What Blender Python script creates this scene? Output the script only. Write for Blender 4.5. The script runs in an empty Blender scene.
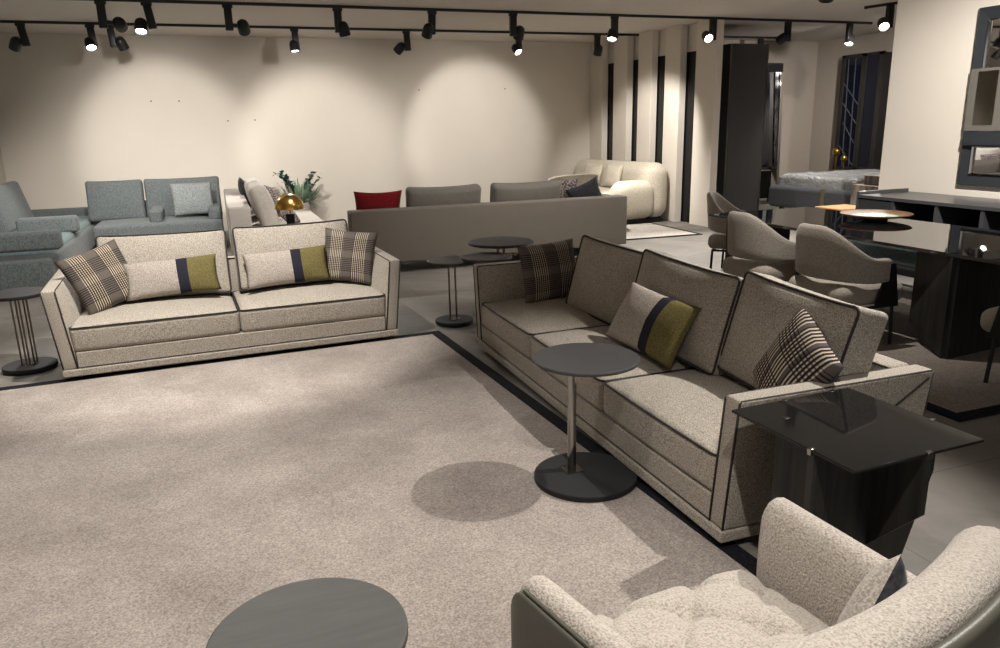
import bpy, bmesh, math, random
from mathutils import Vector, Matrix, Euler, noise as mnoise
random.seed(7)
C = bpy.context.scene.collection
R = math.radians
PI = math.pi

# ------------------------------------------------------------------ materials
def new_mat(name):
    m = bpy.data.materials.new(name); m.use_nodes = True
    nt = m.node_tree
    return m, nt, nt.nodes, nt.links, nt.nodes['Principled BSDF']

def plain(name, col, rough=.5, metal=0., spec=.5, noise=0., nscale=8., bump=0., bscale=60., coat=0.):
    m, nt, N, L, b = new_mat(name)
    b.inputs['Roughness'].default_value = rough
    b.inputs['Metallic'].default_value = metal
    b.inputs['Specular IOR Level'].default_value = spec
    b.inputs['Coat Weight'].default_value = coat
    tc = N.new('ShaderNodeTexCoord')
    nz = N.new('ShaderNodeTexNoise'); nz.inputs['Scale'].default_value = nscale; nz.inputs['Detail'].default_value = 5
    L.new(tc.outputs['Object'], nz.inputs['Vector'])
    mx = N.new('ShaderNodeMix'); mx.data_type = 'RGBA'
    k = noise
    mx.inputs['A'].default_value = (*[c*(1-k) for c in col], 1)
    mx.inputs['B'].default_value = (*[min(1, c*(1+k)) for c in col], 1)
    L.new(nz.outputs['Fac'], mx.inputs['Factor']); L.new(mx.outputs['Result'], b.inputs['Base Color'])
    if bump:
        n2 = N.new('ShaderNodeTexNoise'); n2.inputs['Scale'].default_value = bscale; n2.inputs['Detail'].default_value = 3
        L.new(tc.outputs['Object'], n2.inputs['Vector'])
        bp = N.new('ShaderNodeBump'); bp.inputs['Strength'].default_value = bump; bp.inputs['Distance'].default_value = .01
        L.new(n2.outputs['Fac'], bp.inputs['Height']); L.new(bp.outputs['Normal'], b.inputs['Normal'])
    return m

def fabric(name, c1, c2, scale=180., bump=.3, dist=.004, rough=.95, lo=.38, hi=.62, stretch=(1, 1, 1), broad=.06, sheen=.1):
    """woven cloth: fine two-tone fleck, faint broad variation, bump"""
    m, nt, N, L, b = new_mat(name)
    b.inputs['Roughness'].default_value = rough; b.inputs['Specular IOR Level'].default_value = .15
    b.inputs['Sheen Weight'].default_value = sheen
    tc = N.new('ShaderNodeTexCoord'); mp = N.new('ShaderNodeMapping'); mp.inputs['Scale'].default_value = stretch
    L.new(tc.outputs['Object'], mp.inputs['Vector'])
    nz = N.new('ShaderNodeTexNoise'); nz.inputs['Scale'].default_value = scale; nz.inputs['Detail'].default_value = 2
    L.new(mp.outputs['Vector'], nz.inputs['Vector'])
    rp = N.new('ShaderNodeValToRGB'); e = rp.color_ramp.elements
    e[0].position = lo; e[0].color = (*c1, 1); e[1].position = hi; e[1].color = (*c2, 1)
    L.new(nz.outputs['Fac'], rp.inputs['Fac'])
    n2 = N.new('ShaderNodeTexNoise'); n2.inputs['Scale'].default_value = 6; L.new(tc.outputs['Object'], n2.inputs['Vector'])
    mr = N.new('ShaderNodeMapRange'); mr.inputs['To Min'].default_value = 1-broad; mr.inputs['To Max'].default_value = 1+broad
    L.new(n2.outputs['Fac'], mr.inputs['Value'])
    mx = N.new('ShaderNodeMix'); mx.data_type = 'RGBA'; mx.blend_type = 'MULTIPLY'; mx.inputs['Factor'].default_value = 1
    L.new(rp.outputs['Color'], mx.inputs['A']); L.new(mr.outputs['Result'], mx.inputs['B'])
    L.new(mx.outputs['Result'], b.inputs['Base Color'])
    bp = N.new('ShaderNodeBump'); bp.inputs['Strength'].default_value = bump; bp.inputs['Distance'].default_value = dist
    L.new(nz.outputs['Fac'], bp.inputs['Height']); L.new(bp.outputs['Normal'], b.inputs['Normal'])
    return m

def boucle(name, c1, c2, scale=110.):
    """curly pile: clumpy noise colour with strong bump"""
    m, nt, N, L, b = new_mat(name)
    b.inputs['Roughness'].default_value = 1; b.inputs['Specular IOR Level'].default_value = .08; b.inputs['Sheen Weight'].default_value = .25
    tc = N.new('ShaderNodeTexCoord')
    nz = N.new('ShaderNodeTexNoise'); nz.inputs['Scale'].default_value = scale; nz.inputs['Detail'].default_value = 3; nz.inputs['Distortion'].default_value = .25
    L.new(tc.outputs['Object'], nz.inputs['Vector'])
    rp = N.new('ShaderNodeValToRGB'); e = rp.color_ramp.elements
    e[0].position = .30; e[0].color = (*c1, 1); e[1].position = .58; e[1].color = (*c2, 1)
    L.new(nz.outputs['Fac'], rp.inputs['Fac']); L.new(rp.outputs['Color'], b.inputs['Base Color'])
    bp = N.new('ShaderNodeBump'); bp.inputs['Strength'].default_value = 1.; bp.inputs['Distance'].default_value = .008
    L.new(nz.outputs['Fac'], bp.inputs['Height']); L.new(bp.outputs['Normal'], b.inputs['Normal'])
    return m

def math_node(N, L, op, a, b=None, c=None):
    n = N.new('ShaderNodeMath'); n.operation = op
    for i, v in enumerate((a, b, c)):
        if v is None: continue
        if isinstance(v, (int, float)): n.inputs[i].default_value = v
        else: L.new(v, n.inputs[i])
    return n.outputs[0]

def plaid(name, base, dark, light, vcent=(.27, .71), hcent=(.3, .72), lines=22., alt=None):
    m, nt, N, L, b = new_mat(name)
    b.inputs['Roughness'].default_value = .95; b.inputs['Specular IOR Level'].default_value = .15
    tc = N.new('ShaderNodeTexCoord'); sx = N.new('ShaderNodeSeparateXYZ'); L.new(tc.outputs['UV'], sx.inputs[0])
    u, v = sx.outputs['X'], sx.outputs['Y']
    def group(x, cents, w):
        g = None
        for c in cents:
            k = math_node(N, L, 'COMPARE', x, c, w)
            g = k if g is None else math_node(N, L, 'MAXIMUM', g, k)
        return g
    def stripes(x, n, duty, off=0.):
        f = math_node(N, L, 'FRACT', math_node(N, L, 'MULTIPLY_ADD', x, n, off))
        return math_node(N, L, 'LESS_THAN', f, duty)
    gv, gh = group(u, vcent, .125), group(v, hcent, .14)
    edge = math_node(N, L, 'MULTIPLY', stripes(v, lines*1.0, .42), gh)
    vl = math_node(N, L, 'MULTIPLY', stripes(u, lines, .40), gv)
    vd = math_node(N, L, 'MULTIPLY', stripes(u, lines, .40, .55), gv)
    def mix(a, bcol, fac):
        mx = N.new('ShaderNodeMix'); mx.data_type = 'RGBA'
        if isinstance(a, tuple): mx.inputs['A'].default_value = (*a, 1)
        else: L.new(a, mx.inputs['A'])
        mx.inputs['B'].default_value = (*bcol, 1); L.new(fac, mx.inputs['Factor']); return mx.outputs['Result']
    both = math_node(N, L, 'MULTIPLY', gv, gh)
    c = mix(base, alt or tuple(x*.75 for x in base), both)
    c = mix(c, dark, edge); c = mix(c, dark, vd); 
    # cream warp broken up by the dark weft inside the crossing
    brk = math_node(N, L, 'SUBTRACT', 1., math_node(N, L, 'MULTIPLY', math_node(N, L, 'MULTIPLY', stripes(v, lines*1.0, .42), gh), .75))
    c = mix(c, light, math_node(N, L, 'MULTIPLY', vl, brk))
    L.new(c, b.inputs['Base Color'])
    nz = N.new('ShaderNodeTexNoise'); nz.inputs['Scale'].default_value = 200; L.new(tc.outputs['Object'], nz.inputs['Vector'])
    bp = N.new('ShaderNodeBump'); bp.inputs['Strength'].default_value = .2; bp.inputs['Distance'].default_value = .003
    L.new(nz.outputs['Fac'], bp.inputs['Height']); L.new(bp.outputs['Normal'], b.inputs['Normal'])
    return m

def banded(name, a1, a2, band, c1, c2, p1=.56, p2=.68):
    """lumbar pillow cloth: stone bouclé | navy band | mustard, across u"""
    m, nt, N, L, b = new_mat(name)
    b.inputs['Roughness'].default_value = .95; b.inputs['Specular IOR Level'].default_value = .15
    tc = N.new('ShaderNodeTexCoord'); sx = N.new('ShaderNodeSeparateXYZ'); L.new(tc.outputs['UV'], sx.inputs[0])
    nz = N.new('ShaderNodeTexNoise'); nz.inputs['Scale'].default_value = 170; nz.inputs['Detail'].default_value = 2; L.new(tc.outputs['Object'], nz.inputs['Vector'])
    def ramp(x, y):
        rp = N.new('ShaderNodeValToRGB'); e = rp.color_ramp.elements
        e[0].position = .36; e[0].color = (*x, 1); e[1].position = .64; e[1].color = (*y, 1)
        L.new(nz.outputs['Fac'], rp.inputs['Fac']); return rp.outputs['Color']
    def mix(a, bb, f):
        mx = N.new('ShaderNodeMix'); mx.data_type = 'RGBA'; L.new(a, mx.inputs['A']); L.new(f, mx.inputs['Factor'])
        if isinstance(bb, tuple): mx.inputs['B'].default_value = (*bb, 1)
        else: L.new(bb, mx.inputs['B'])
        return mx.outputs['Result']
    g1 = math_node(N, L, 'GREATER_THAN', sx.outputs['X'], p1); g2 = math_node(N, L, 'GREATER_THAN', sx.outputs['X'], p2)
    c = mix(ramp(a1, a2), band, g1); c = mix(c, ramp(c1, c2), g2)
    L.new(c, b.inputs['Base Color'])
    bp = N.new('ShaderNodeBump'); bp.inputs['Strength'].default_value = .35; bp.inputs['Distance'].default_value = .004
    L.new(nz.outputs['Fac'], bp.inputs['Height']); L.new(bp.outputs['Normal'], b.inputs['Normal'])
    return m

def emit(name, col, s):
    m, nt, N, L, b = new_mat(name)
    b.inputs['Base Color'].default_value = (*col, 1); b.inputs['Emission Color'].default_value = (*col, 1); b.inputs['Emission Strength'].default_value = s
    return m

def carpet_mat():
    m, nt, N, L, b = new_mat('carpet_pile')
    b.inputs['Roughness'].default_value = 1; b.inputs['Specular IOR Level'].default_value = .05; b.inputs['Sheen Weight'].default_value = .25
    tc = N.new('ShaderNodeTexCoord')
    n1 = N.new('ShaderNodeTexNoise'); n1.inputs['Scale'].default_value = 1.5; n1.inputs['Detail'].default_value = 10; n1.inputs['Roughness'].default_value = .68; n1.inputs['Distortion'].default_value = .25
    L.new(tc.outputs['Object'], n1.inputs['Vector'])
    rp = N.new('ShaderNodeValToRGB'); e = rp.color_ramp.elements
    e[0].position = .33; e[0].color = (.235, .202, .180, 1); e[1].position = .62; e[1].color = (.355, .314, .283, 1)
    L.new(n1.outputs['Fac'], rp.inputs['Fac'])
    n2 = N.new('ShaderNodeTexNoise'); n2.inputs['Scale'].default_value = 130; n2.inputs['Detail'].default_value = 3; L.new(tc.outputs['Object'], n2.inputs['Vector'])
    mr = N.new('ShaderNodeMapRange'); mr.inputs['From Min'].default_value = .3; mr.inputs['From Max'].default_value = .7; mr.inputs['To Min'].default_value = .6; mr.inputs['To Max'].default_value = 1.38
    L.new(n2.outputs['Fac'], mr.inputs['Value'])
    mx = N.new('ShaderNodeMix'); mx.data_type = 'RGBA'; mx.blend_type = 'MULTIPLY'; mx.inputs['Factor'].default_value = 1
    L.new(rp.outputs['Color'], mx.inputs['A']); L.new(mr.outputs['Result'], mx.inputs['B']); L.new(mx.outputs['Result'], b.inputs['Base Color'])
    bp = N.new('ShaderNodeBump'); bp.inputs['Strength'].default_value = .35; bp.inputs['Distance'].default_value = .005
    L.new(n2.outputs['Fac'], bp.inputs['Height']); L.new(bp.outputs['Normal'], b.inputs['Normal'])
    return m

def tile_mat():
    m, nt, N, L, b = new_mat('concrete_tile')
    b.inputs['Roughness'].default_value = .55; b.inputs['Specular IOR Level'].default_value = .35
    tc = N.new('ShaderNodeTexCoord')
    br = N.new('ShaderNodeTexBrick'); br.offset = .5; br.inputs['Scale'].default_value = 1
    br.inputs['Brick Width'].default_value = 1.2; br.inputs['Row Height'].default_value = .6; br.inputs['Mortar Size'].default_value = .003
    br.inputs['Color1'].default_value = (1, 1, 1, 1); br.inputs['Color2'].default_value = (.9, .9, .9, 1); br.inputs['Mortar'].default_value = (.55, .55, .55, 1)
    L.new(tc.outputs['Object'], br.inputs['Vector'])
    n1 = N.new('ShaderNodeTexNoise'); n1.inputs['Scale'].default_value = 1.6; n1.inputs['Detail'].default_value = 7; n1.inputs['Roughness'].default_value = .65; n1.inputs['Distortion'].default_value = .8
    L.new(tc.outputs['Object'], n1.inputs['Vector'])
    rp = N.new('ShaderNodeValToRGB'); e = rp.color_ramp.elements
    e[0].position = .3; e[0].color = (.16, .149, .135, 1); e[1].position = .7; e[1].color = (.265, .248, .226, 1)
    L.new(n1.outputs['Fac'], rp.inputs['Fac'])
    mx = N.new('ShaderNodeMix'); mx.data_type = 'RGBA'; mx.blend_type = 'MULTIPLY'; mx.inputs['Factor'].default_value = 1
    L.new(rp.outputs['Color'], mx.inputs['A']); L.new(br.outputs['Color'], mx.inputs['B']); L.new(mx.outputs['Result'], b.inputs['Base Color'])
    return m

def wood_mat(name, c1, c2, rough=.5, axis=(1, 1, .08), scale=28.):
    m, nt, N, L, b = new_mat(name)
    b.inputs['Roughness'].default_value = rough; b.inputs['Specular IOR Level'].default_value = .35
    tc = N.new('ShaderNodeTexCoord'); mp = N.new('ShaderNodeMapping'); mp.inputs['Scale'].default_value = axis; L.new(tc.outputs['Object'], mp.inputs['Vector'])
    nz = N.new('ShaderNodeTexNoise'); nz.inputs['Scale'].default_value = scale; nz.inputs['Detail'].default_value = 4; nz.inputs['Distortion'].default_value = .4; L.new(mp.outputs['Vector'], nz.inputs['Vector'])
    rp = N.new('ShaderNodeValToRGB'); e = rp.color_ramp.elements
    e[0].position = .35; e[0].color = (*c1, 1); e[1].position = .65; e[1].color = (*c2, 1)
    L.new(nz.outputs['Fac'], rp.inputs['Fac']); L.new(rp.outputs['Color'], b.inputs['Base Color'])
    return m

M = {}
M['wall'] = plain('wall_paint', (.62, .575, .51), .9, noise=.025, nscale=3, spec=.2)
M['ceiling'] = plain('ceiling_paint', (.58, .54, .49), .9, noise=.02, nscale=2, spec=.2)
M['pillar'] = plain('pillar_paint', (.66, .61, .54), .85, noise=.02, spec=.2)
M['greywall'] = plain('bedroom_paint', (.38, .335, .29), .9, noise=.03, spec=.2)
M['tile'] = tile_mat()
M['carpet'] = carpet_mat()
M['palerug'] = fabric('pale_rug', (.46, .43, .39), (.62, .58, .53), 40, .2, broad=.15)
M['brownrug'] = fabric('taupe_rug', (.17, .145, .125), (.25, .215, .185), 60, .2, broad=.15)
M['border'] = fabric('navy_border', (.006, .006, .009), (.014, .014, .019), 120, .2, sheen=0)
M['tweed'] = fabric('beige_tweed', (.19, .17, .142), (.51, .465, .40), 200, .4, lo=.35, hi=.65)
M['piping'] = plain('dark_piping', (.028, .022, .022), .8)
M['plaid'] = plaid('plaid_cloth', (.112, .096, .084), (.024, .018, .022), (.46, .40, .31), alt=(.16, .135, .085), lines=28.)
M['plaid2'] = plaid('houndstooth_cloth', (.10, .085, .08), (.018, .013, .018), (.52, .45, .36), vcent=(.2, .5, .8), hcent=(.25, .72), lines=20)
M['lumbar'] = banded('banded_cloth', (.24, .21, .185), (.47, .42, .375), (.020, .020, .030), (.095, .081, .028), (.175, .149, .062))
M['graysofa'] = fabric('taupe_weave', (.12, .105, .088), (.19, .168, .142), 140, .15, stretch=(1, 1, 1))
M['graycush'] = fabric('grey_weave', (.115, .105, .092), (.175, .16, .142), 140, .2)
M['palesofa'] = fabric('pale_grey_weave', (.42, .39, .35), (.54, .505, .46), 120, .15)
M['navycush'] = fabric('navy_velvet', (.021, .0205, .026), (.044, .043, .051), 60, .1)
M['patterncush'] = fabric('patterned_cloth', (.045, .035, .04), (.30, .26, .24), 45, .1, stretch=(1, 1, 1.6), lo=.47, hi=.55)
M['red'] = fabric('red_velvet', (.13, .006, .010), (.20, .012, .016), 80, .1)
M['blue'] = fabric('blue_grey_weave', (.086, .100, .104), (.168, .188, .191), 130, .25, stretch=(1, 1, .5))
M['bluecush'] = fabric('pale_blue_weave', (.175, .196, .20), (.31, .335, .335), 110, .25, stretch=(1, 1, .5))
M['stone'] = fabric('stone_boucle', (.27, .245, .215), (.47, .425, .38), 170, .35)
M['taupelacquer'] = plain('taupe_lacquer', (.12, .112, .098), .18, spec=.6)
M['cream'] = fabric('cream_boucle', (.47, .425, .345), (.63, .58, .485), 70, .4, dist=.006)
M['chair'] = fabric('chair_weave', (.26, .235, .20), (.43, .39, .34), 160, .25)
M['boucle'] = boucle('teddy_boucle', (.33, .292, .255), (.54, .488, .43), 150)
M['leather'] = plain('olive_leather', (.085, .085, .066), .42, spec=.45, bump=.08, bscale=220)
M['teal'] = fabric('teal_weave', (.115, .165, .172), (.20, .262, .268), 120, .2)
M['black'] = plain('black_metal', (.010, .010, .011), .45, spec=.4)
M['matteblack'] = plain('matt_black', (.014, .014, .015), .7, spec=.3)
M['darkpanel'] = plain('black_glazing', (.006, .006, .007), .25, spec=.4)
M['tabletop'] = wood_mat('anthracite_lacquer', (.044, .044, .046), (.050, .050, .052), .55, axis=(1, .12, 1), scale=60)
M['tabletop2'] = wood_mat('charcoal_veneer', (.060, .060, .059), (.070, .070, .068), .6, axis=(.15, 1, 1), scale=60)
M['blackwood'] = wood_mat('black_oak', (.010, .010, .010), (.030, .028, .026), .5)
M['chrome'] = plain('chrome', (.34, .33, .315), .1, 1.)
M['bronze'] = plain('bronze_rod', (.20, .155, .12), .3, 1.)
M['brass'] = plain('brass', (.62, .38, .10), .24, 1.)
M['blackglass'] = plain('black_glass', (.008, .008, .009), .02, spec=.95)
M['blackglass'].node_tree.nodes['Principled BSDF'].inputs['IOR'].default_value = 1.7
M['navyglass'] = plain('navy_glass', (.006, .008, .016), .06, spec=.4)
M['cabframe'] = wood_mat('dark_walnut', (.014, .012, .011), (.030, .026, .023), .5)
M['smokeglass'] = plain('smoked_glass', (.010, .010, .010), .05, spec=.28)
M['wardrobe'] = plain('anthracite_laminate', (.050, .049, .049), .55, spec=.3, noise=.1)
M['slate'] = plain('slate_lacquer', (.022, .0255, .030), .45, spec=.35)
M['sideboard'] = plain('sideboard_lacquer', (.045, .047, .05), .28, spec=.5)
M['inside'] = plain('cabinet_inside', (.012, .012, .013), .6)
M['mirror'] = plain('mirror_silver', (.80, .80, .80), .02, 1.)
M['tintmirror'] = plain('smoked_mirror', (.36, .34, .31), .05, 1.)
M['pewter'] = plain('pewter_edge', (.30, .27, .23), .35, 1.)
M['bedcloth'] = fabric('slate_upholstery', (.045, .048, .056), (.078, .082, .092), 60, .15)
M['strap'] = plain('olive_strap', (.11, .095, .05), .6)
M['oldwood'] = wood_mat('weathered_wood', (.06, .05, .042), (.17, .15, .128), .8, axis=(1, 1, .3), scale=16)
M['orangewood'] = wood_mat('orange_wood', (.40, .17, .06), (.55, .26, .10), .5)
M['leafdark'] = plain('eucalyptus_leaf', (.028, .075, .052), .6, noise=.35, nscale=20)
M['leaflight'] = plain('silver_leaf', (.17, .25, .165), .6, noise=.35, nscale=20)
M['potclay'] = plain('stoneware_pot', (.30, .27, .24), .7, noise=.1)
M['lens'] = emit('lamp_lens', (1., .93, .82), 22.)
M['lensdim'] = emit('lamp_lens_aside', (1., .9, .75), 2.0)
M['skirting'] = plain('skirting_paint', (.62, .59, .54), .6)
M['stairwall'] = plain('stair_wall', (.42, .44, .43), .8)
M['screw'] = plain('plug_grey', (.10, .09, .08), .7)
M['tag'] = plain('white_card', (.7, .7, .68), .6)

def plastic_mat():
    m, nt, N, L, b = new_mat('plastic_wrapped_mattress')
    b.inputs['Base Color'].default_value = (.40, .41, .42, 1); b.inputs['Roughness'].default_value = .16; b.inputs['Specular IOR Level'].default_value = .9; b.inputs['Coat Weight'].default_value = .6
    tc = N.new('ShaderNodeTexCoord'); nz = N.new('ShaderNodeTexNoise'); nz.inputs['Scale'].default_value = 9; nz.inputs['Detail'].default_value = 6; nz.inputs['Distortion'].default_value = 2.5
    L.new(tc.outputs['Object'], nz.inputs['Vector'])
    bp = N.new('ShaderNodeBump'); bp.inputs['Strength'].default_value = 1; bp.inputs['Distance'].default_value = .06
    L.new(nz.outputs['Fac'], bp.inputs['Height']); L.new(bp.outputs['Normal'], b.inputs['Normal']); L.new(bp.outputs['Normal'], b.inputs['Coat Normal'])
    return m
M['plastic'] = plastic_mat()

def marble_mat():
    m, nt, N, L, b = new_mat('green_resin_and_wood')
    b.inputs['Roughness'].default_value = .6; b.inputs['Specular IOR Level'].default_value = .12
    tc = N.new('ShaderNodeTexCoord')
    ln = N.new('ShaderNodeVectorMath'); ln.operation = 'LENGTH'
    mp = N.new('ShaderNodeMapping'); mp.inputs['Scale'].default_value = (1, 1, 0); L.new(tc.outputs['Object'], mp.inputs['Vector'])
    nz = N.new('ShaderNodeTexNoise'); nz.inputs['Scale'].default_value = 7; nz.inputs['Detail'].default_value = 5; L.new(tc.outputs['Object'], nz.inputs['Vector'])
    L.new(mp.outputs['Vector'], ln.inputs[0])
    wob = math_node(N, L, 'MULTIPLY_ADD', nz.outputs['Fac'], .16, ln.outputs['Value'])
    rp = N.new('ShaderNodeValToRGB'); e = rp.color_ramp.elements
    e[0].position = 0; e[0].color = (.60, .70, .60, 1); e[1].position = 1; e[1].color = (.23, .10, .045, 1)
    for p, c in ((.25, (.62, .72, .62)), (.285, (.13, .28, .17)), (.305, (.24, .16, .07)), (.34, (.26, .13, .06)), (.39, (.17, .08, .04))):
        x = e.new(p); x.color = (*c, 1)
    L.new(wob, rp.inputs['Fac']); L.new(rp.outputs['Color'], b.inputs['Base Color'])
    return m
M['traytop'] = marble_mat()

# ------------------------------------------------------------------ mesh helpers
def obj(name, bm, m, parent=None, smooth=None, loc=None):
    bmesh.ops.recalc_face_normals(bm, faces=bm.faces)
    me = bpy.data.meshes.new(name); bm.to_mesh(me); bm.free()
    for mm in (m if isinstance(m, (list, tuple)) else [m]): me.materials.append(M[mm] if isinstance(mm, str) else mm)
    o = bpy.data.objects.new(name, me); C.objects.link(o)
    if parent: o.parent = parent
    if loc is not None: o.location = loc
    if smooth is not None:
        me.polygons.foreach_set('use_smooth', [True]*len(me.polygons))
        if smooth < 180: me.set_sharp_from_angle(angle=R(20 if smooth == 40 else smooth))
    return o

def tag(o, label=None, cat=None, group=None, kind=None):
    if label: o['label'] = label
    if cat: o['category'] = cat
    if group: o['group'] = group
    if kind: o['kind'] = kind
    return o

def thing(name, label, cat, loc=(0, 0, 0), rz=0., group=None, rot=None):
    o = bpy.data.objects.new(name, None); C.objects.link(o); o.empty_display_size = .1
    o.location = loc; o.rotation_euler = rot if rot is not None else (0, 0, rz)
    return tag(o, label, cat, group)

def dup(root, loc, rot, label, group=None):
    r = root.copy(); C.objects.link(r); r.location = loc; r.rotation_euler = rot
    r['label'] = label
    if group: r['group'] = group
    for ch in root.children:
        c = ch.copy(); C.objects.link(c); c.parent = r
        for g in ch.children:
            d = g.copy(); C.objects.link(d); d.parent = c
    return r

def structure(name, bm, m, smooth=None):
    return tag(obj(name, bm, m, None, smooth), kind='structure')

def B(): return bmesh.new()

def box(bm, a, b, bev=0., seg=2, mat=None):
    """axis box between corners a and b, bevelled"""
    a, b = Vector(a), Vector(b)
    t = bmesh.new()
    bmesh.ops.create_cube(t, size=1)
    for v in t.verts:
        v.co = Vector([(a[i]+b[i])/2 + v.co[i]*(b[i]-a[i]) for i in range(3)])
    if bev: bmesh.ops.bevel(t, geom=list(t.edges), offset=bev, segments=seg, profile=.5, affect='EDGES')
    merge(bm, t, mat)
    return bm

def merge(bm, t, mat=None):
    idx = {}
    for v in t.verts: idx[v] = bm.verts.new(mat @ v.co if mat is not None else v.co)
    uvs = t.loops.layers.uv.active
    uvd = bm.loops.layers.uv.verify() if uvs else None
    for f in t.faces:
        try: nf = bm.faces.new([idx[v] for v in f.verts])
        except ValueError: continue
        nf.material_index = f.material_index
        if uvs:
            for l0, l1 in zip(f.loops, nf.loops): l1[uvd].uv = l0[uvs].uv
    t.free()

def prism(bm, pts, z0, z1, bev=0., mat=None):
    """extrude polygon pts (x,y) from z0 to z1"""
    t = bmesh.new()
    f = t.faces.new([t.verts.new((x, y, z0)) for x, y in pts])
    r = bmesh.ops.extrude_face_region(t, geom=[f])
    for v in r['geom']:
        if isinstance(v, bmesh.types.BMVert): v.co.z = z1
    if bev: bmesh.ops.bevel(t, geom=list(t.edges), offset=bev, segments=2, profile=.5, affect='EDGES')
    merge(bm, t, mat); return bm

def disc(bm, c, r, h, bev=.004, n=64, mat=None):
    t = bmesh.new()
    bmesh.ops.create_cone(t, cap_ends=True, segments=n, radius1=r, radius2=r, depth=h)
    if bev:
        es = [e for e in t.edges if abs(e.verts[0].co.z-e.verts[1].co.z) < 1e-6]
        bmesh.ops.bevel(t, geom=es, offset=bev, segments=2, profile=.5, affect='EDGES')
    for v in t.verts: v.co += Vector((c[0], c[1], c[2]+h/2))
    merge(bm, t, mat); return bm

def lathe(bm, prof, n=40, mat=None):
    t = bmesh.new(); rings = []
    for r, z in prof:
        if r < 1e-5: rings.append([t.verts.new((0, 0, z))])
        else: rings.append([t.verts.new((r*math.cos(2*PI*i/n), r*math.sin(2*PI*i/n), z)) for i in range(n)])
    for a, b in zip(rings, rings[1:]):
        for i in range(n):
            j = (i+1) % n
            va = [a[i % len(a)], a[j % len(a)]] if len(a) > 1 else [a[0]]
            vb = [b[j % len(b)], b[i % len(b)]] if len(b) > 1 else [b[0]]
            if len(va)+len(vb) >= 3: t.faces.new(va+vb)
    merge(bm, t, mat); return bm

def tube(bm, pts, rad, closed=False, n=6, mat=None):
    pts = [Vector(p) for p in pts]; N = len(pts)
    t = bmesh.new(); rings = []; up = None
    for i, p in enumerate(pts):
        if closed: d = pts[(i+1) % N]-pts[i-1]
        else: d = pts[min(i+1, N-1)]-pts[max(i-1, 0)]
        d.normalize()
        if up is None:
            up = Vector((0, 0, 1)) if abs(d.z) < .9 else Vector((1, 0, 0))
        a = (up-d*up.dot(d))
        if a.length < 1e-4: a = d.orthogonal()
        a.normalize(); b = d.cross(a); up = a
        rr = rad[i] if isinstance(rad, (list, tuple)) else rad
        rings.append([t.verts.new(p+a*rr*math.cos(2*PI*k/n)+b*rr*math.sin(2*PI*k/n)) for k in range(n)])
    for i in range(N if closed else N-1):
        A, Bq = rings[i], rings[(i+1) % N]
        for k in range(n): t.faces.new([A[k], A[(k+1) % n], Bq[(k+1) % n], Bq[k]])
    if not closed: t.faces.new(rings[0][::-1]); t.faces.new(rings[-1])
    merge(bm, t, mat); return bm

def axis_pts(h, r, n):
    k = [math.tan(R(a)) for a in (0, 15, 30, 45)]
    left = [-(h-r+r*x) for x in reversed(k)]
    inner = [-(h-r)+2*(h-r)*i/n for i in range(1, n)]
    return left+inner+[-x for x in reversed(left)]

def rbox(bm, size, r, n=(8, 8, 3), deform=None, mat=None):
    """soft rounded box centred on origin; deform(p, u, v, w) -> p"""
    h = [s/2 for s in size]
    r = min(r, min(h)*.98)
    ax = [axis_pts(h[i], r, n[i]) for i in range(3)]
    t = bmesh.new(); vd = {}
    def V(p):
        key = tuple(round(c, 5) for c in p)
        if key in vd: return vd[key]
        q = Vector([max(-(h[i]-r), min(h[i]-r, p[i])) for i in range(3)])
        d = Vector(p)-q
        co = q+d.normalized()*r if d.length > 1e-9 else q
        if deform: co = deform(co, *(p[i]/h[i] for i in range(3)))
        vd[key] = t.verts.new(co); return vd[key]
    for a in range(3):
        b, c = (a+1) % 3, (a+2) % 3
        for s in (-1, 1):
            for i in range(len(ax[b])-1):
                for j in range(len(ax[c])-1):
                    q = []
                    for ib, ic in ((i, j), (i+1, j), (i+1, j+1), (i, j+1)):
                        p = [0, 0, 0]; p[a] = s*h[a]; p[b] = ax[b][ib]; p[c] = ax[c][ic]; q.append(V(p))
                    if len(set(q)) == 4: t.faces.new(q if s > 0 else q[::-1])
    merge(bm, t, mat); return bm

def rrect(hx, hy, rad, n=10):
    """rounded rectangle loop with points along the sides; gives (x,y)"""
    out = []
    rad = max(rad, 1e-4)
    for cx, cy, a0, (ex, ey) in ((hx-rad, hy-rad, 0, (-1, 0)), (-hx+rad, hy-rad, 90, (0, -1)), (-hx+rad, -hy+rad, 180, (1, 0)), (hx-rad, -hy+rad, 270, (0, 1))):
        for k in range(4): a = R(a0+30*k); out.append((cx+rad*math.cos(a), cy+rad*math.sin(a)))
        x0, y0 = out[-1]; ln = 2*(hx-rad) if ex else 2*(hy-rad)
        for k in range(1, n): out.append((x0+ex*ln*k/n, y0+ey*ln*k/n))
    return out

def piping_loop(bm, size, r, face, deform=None, mat=None, rad=.006):
    """welt around one face ('top' z+, 'front' y-) of a matching rbox"""
    h = [s/2 for s in size]; r = min(r, min(h)*.98); k = r*(1-.7071)
    pts = []
    if face in ('top', 'bottom'):
        s = 1 if face == 'top' else -1
        for x, y in rrect(h[0]-k*.5, h[1]-k*.5, r):
            p = Vector((x, y, s*(h[2]-k*.6)))
            if deform: p = deform(p, x/h[0], y/h[1], s*1.)
            pts.append(p)
    else:
        for x, z in rrect(h[0]-k*.5, h[2]-k*.5, r):
            p = Vector((x, -(h[1]-k*.6), z))
            if deform: p = deform(p, x/h[0], -1., z/h[2])
            pts.append(p)
    return tube(bm, pts, rad, True, 6, mat)

def T(x, y, z, rx=0, ry=0, rz=0):
    return Matrix.Translation((x, y, z)) @ Euler((R(rx), R(ry), R(rz))).to_matrix().to_4x4()

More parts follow.
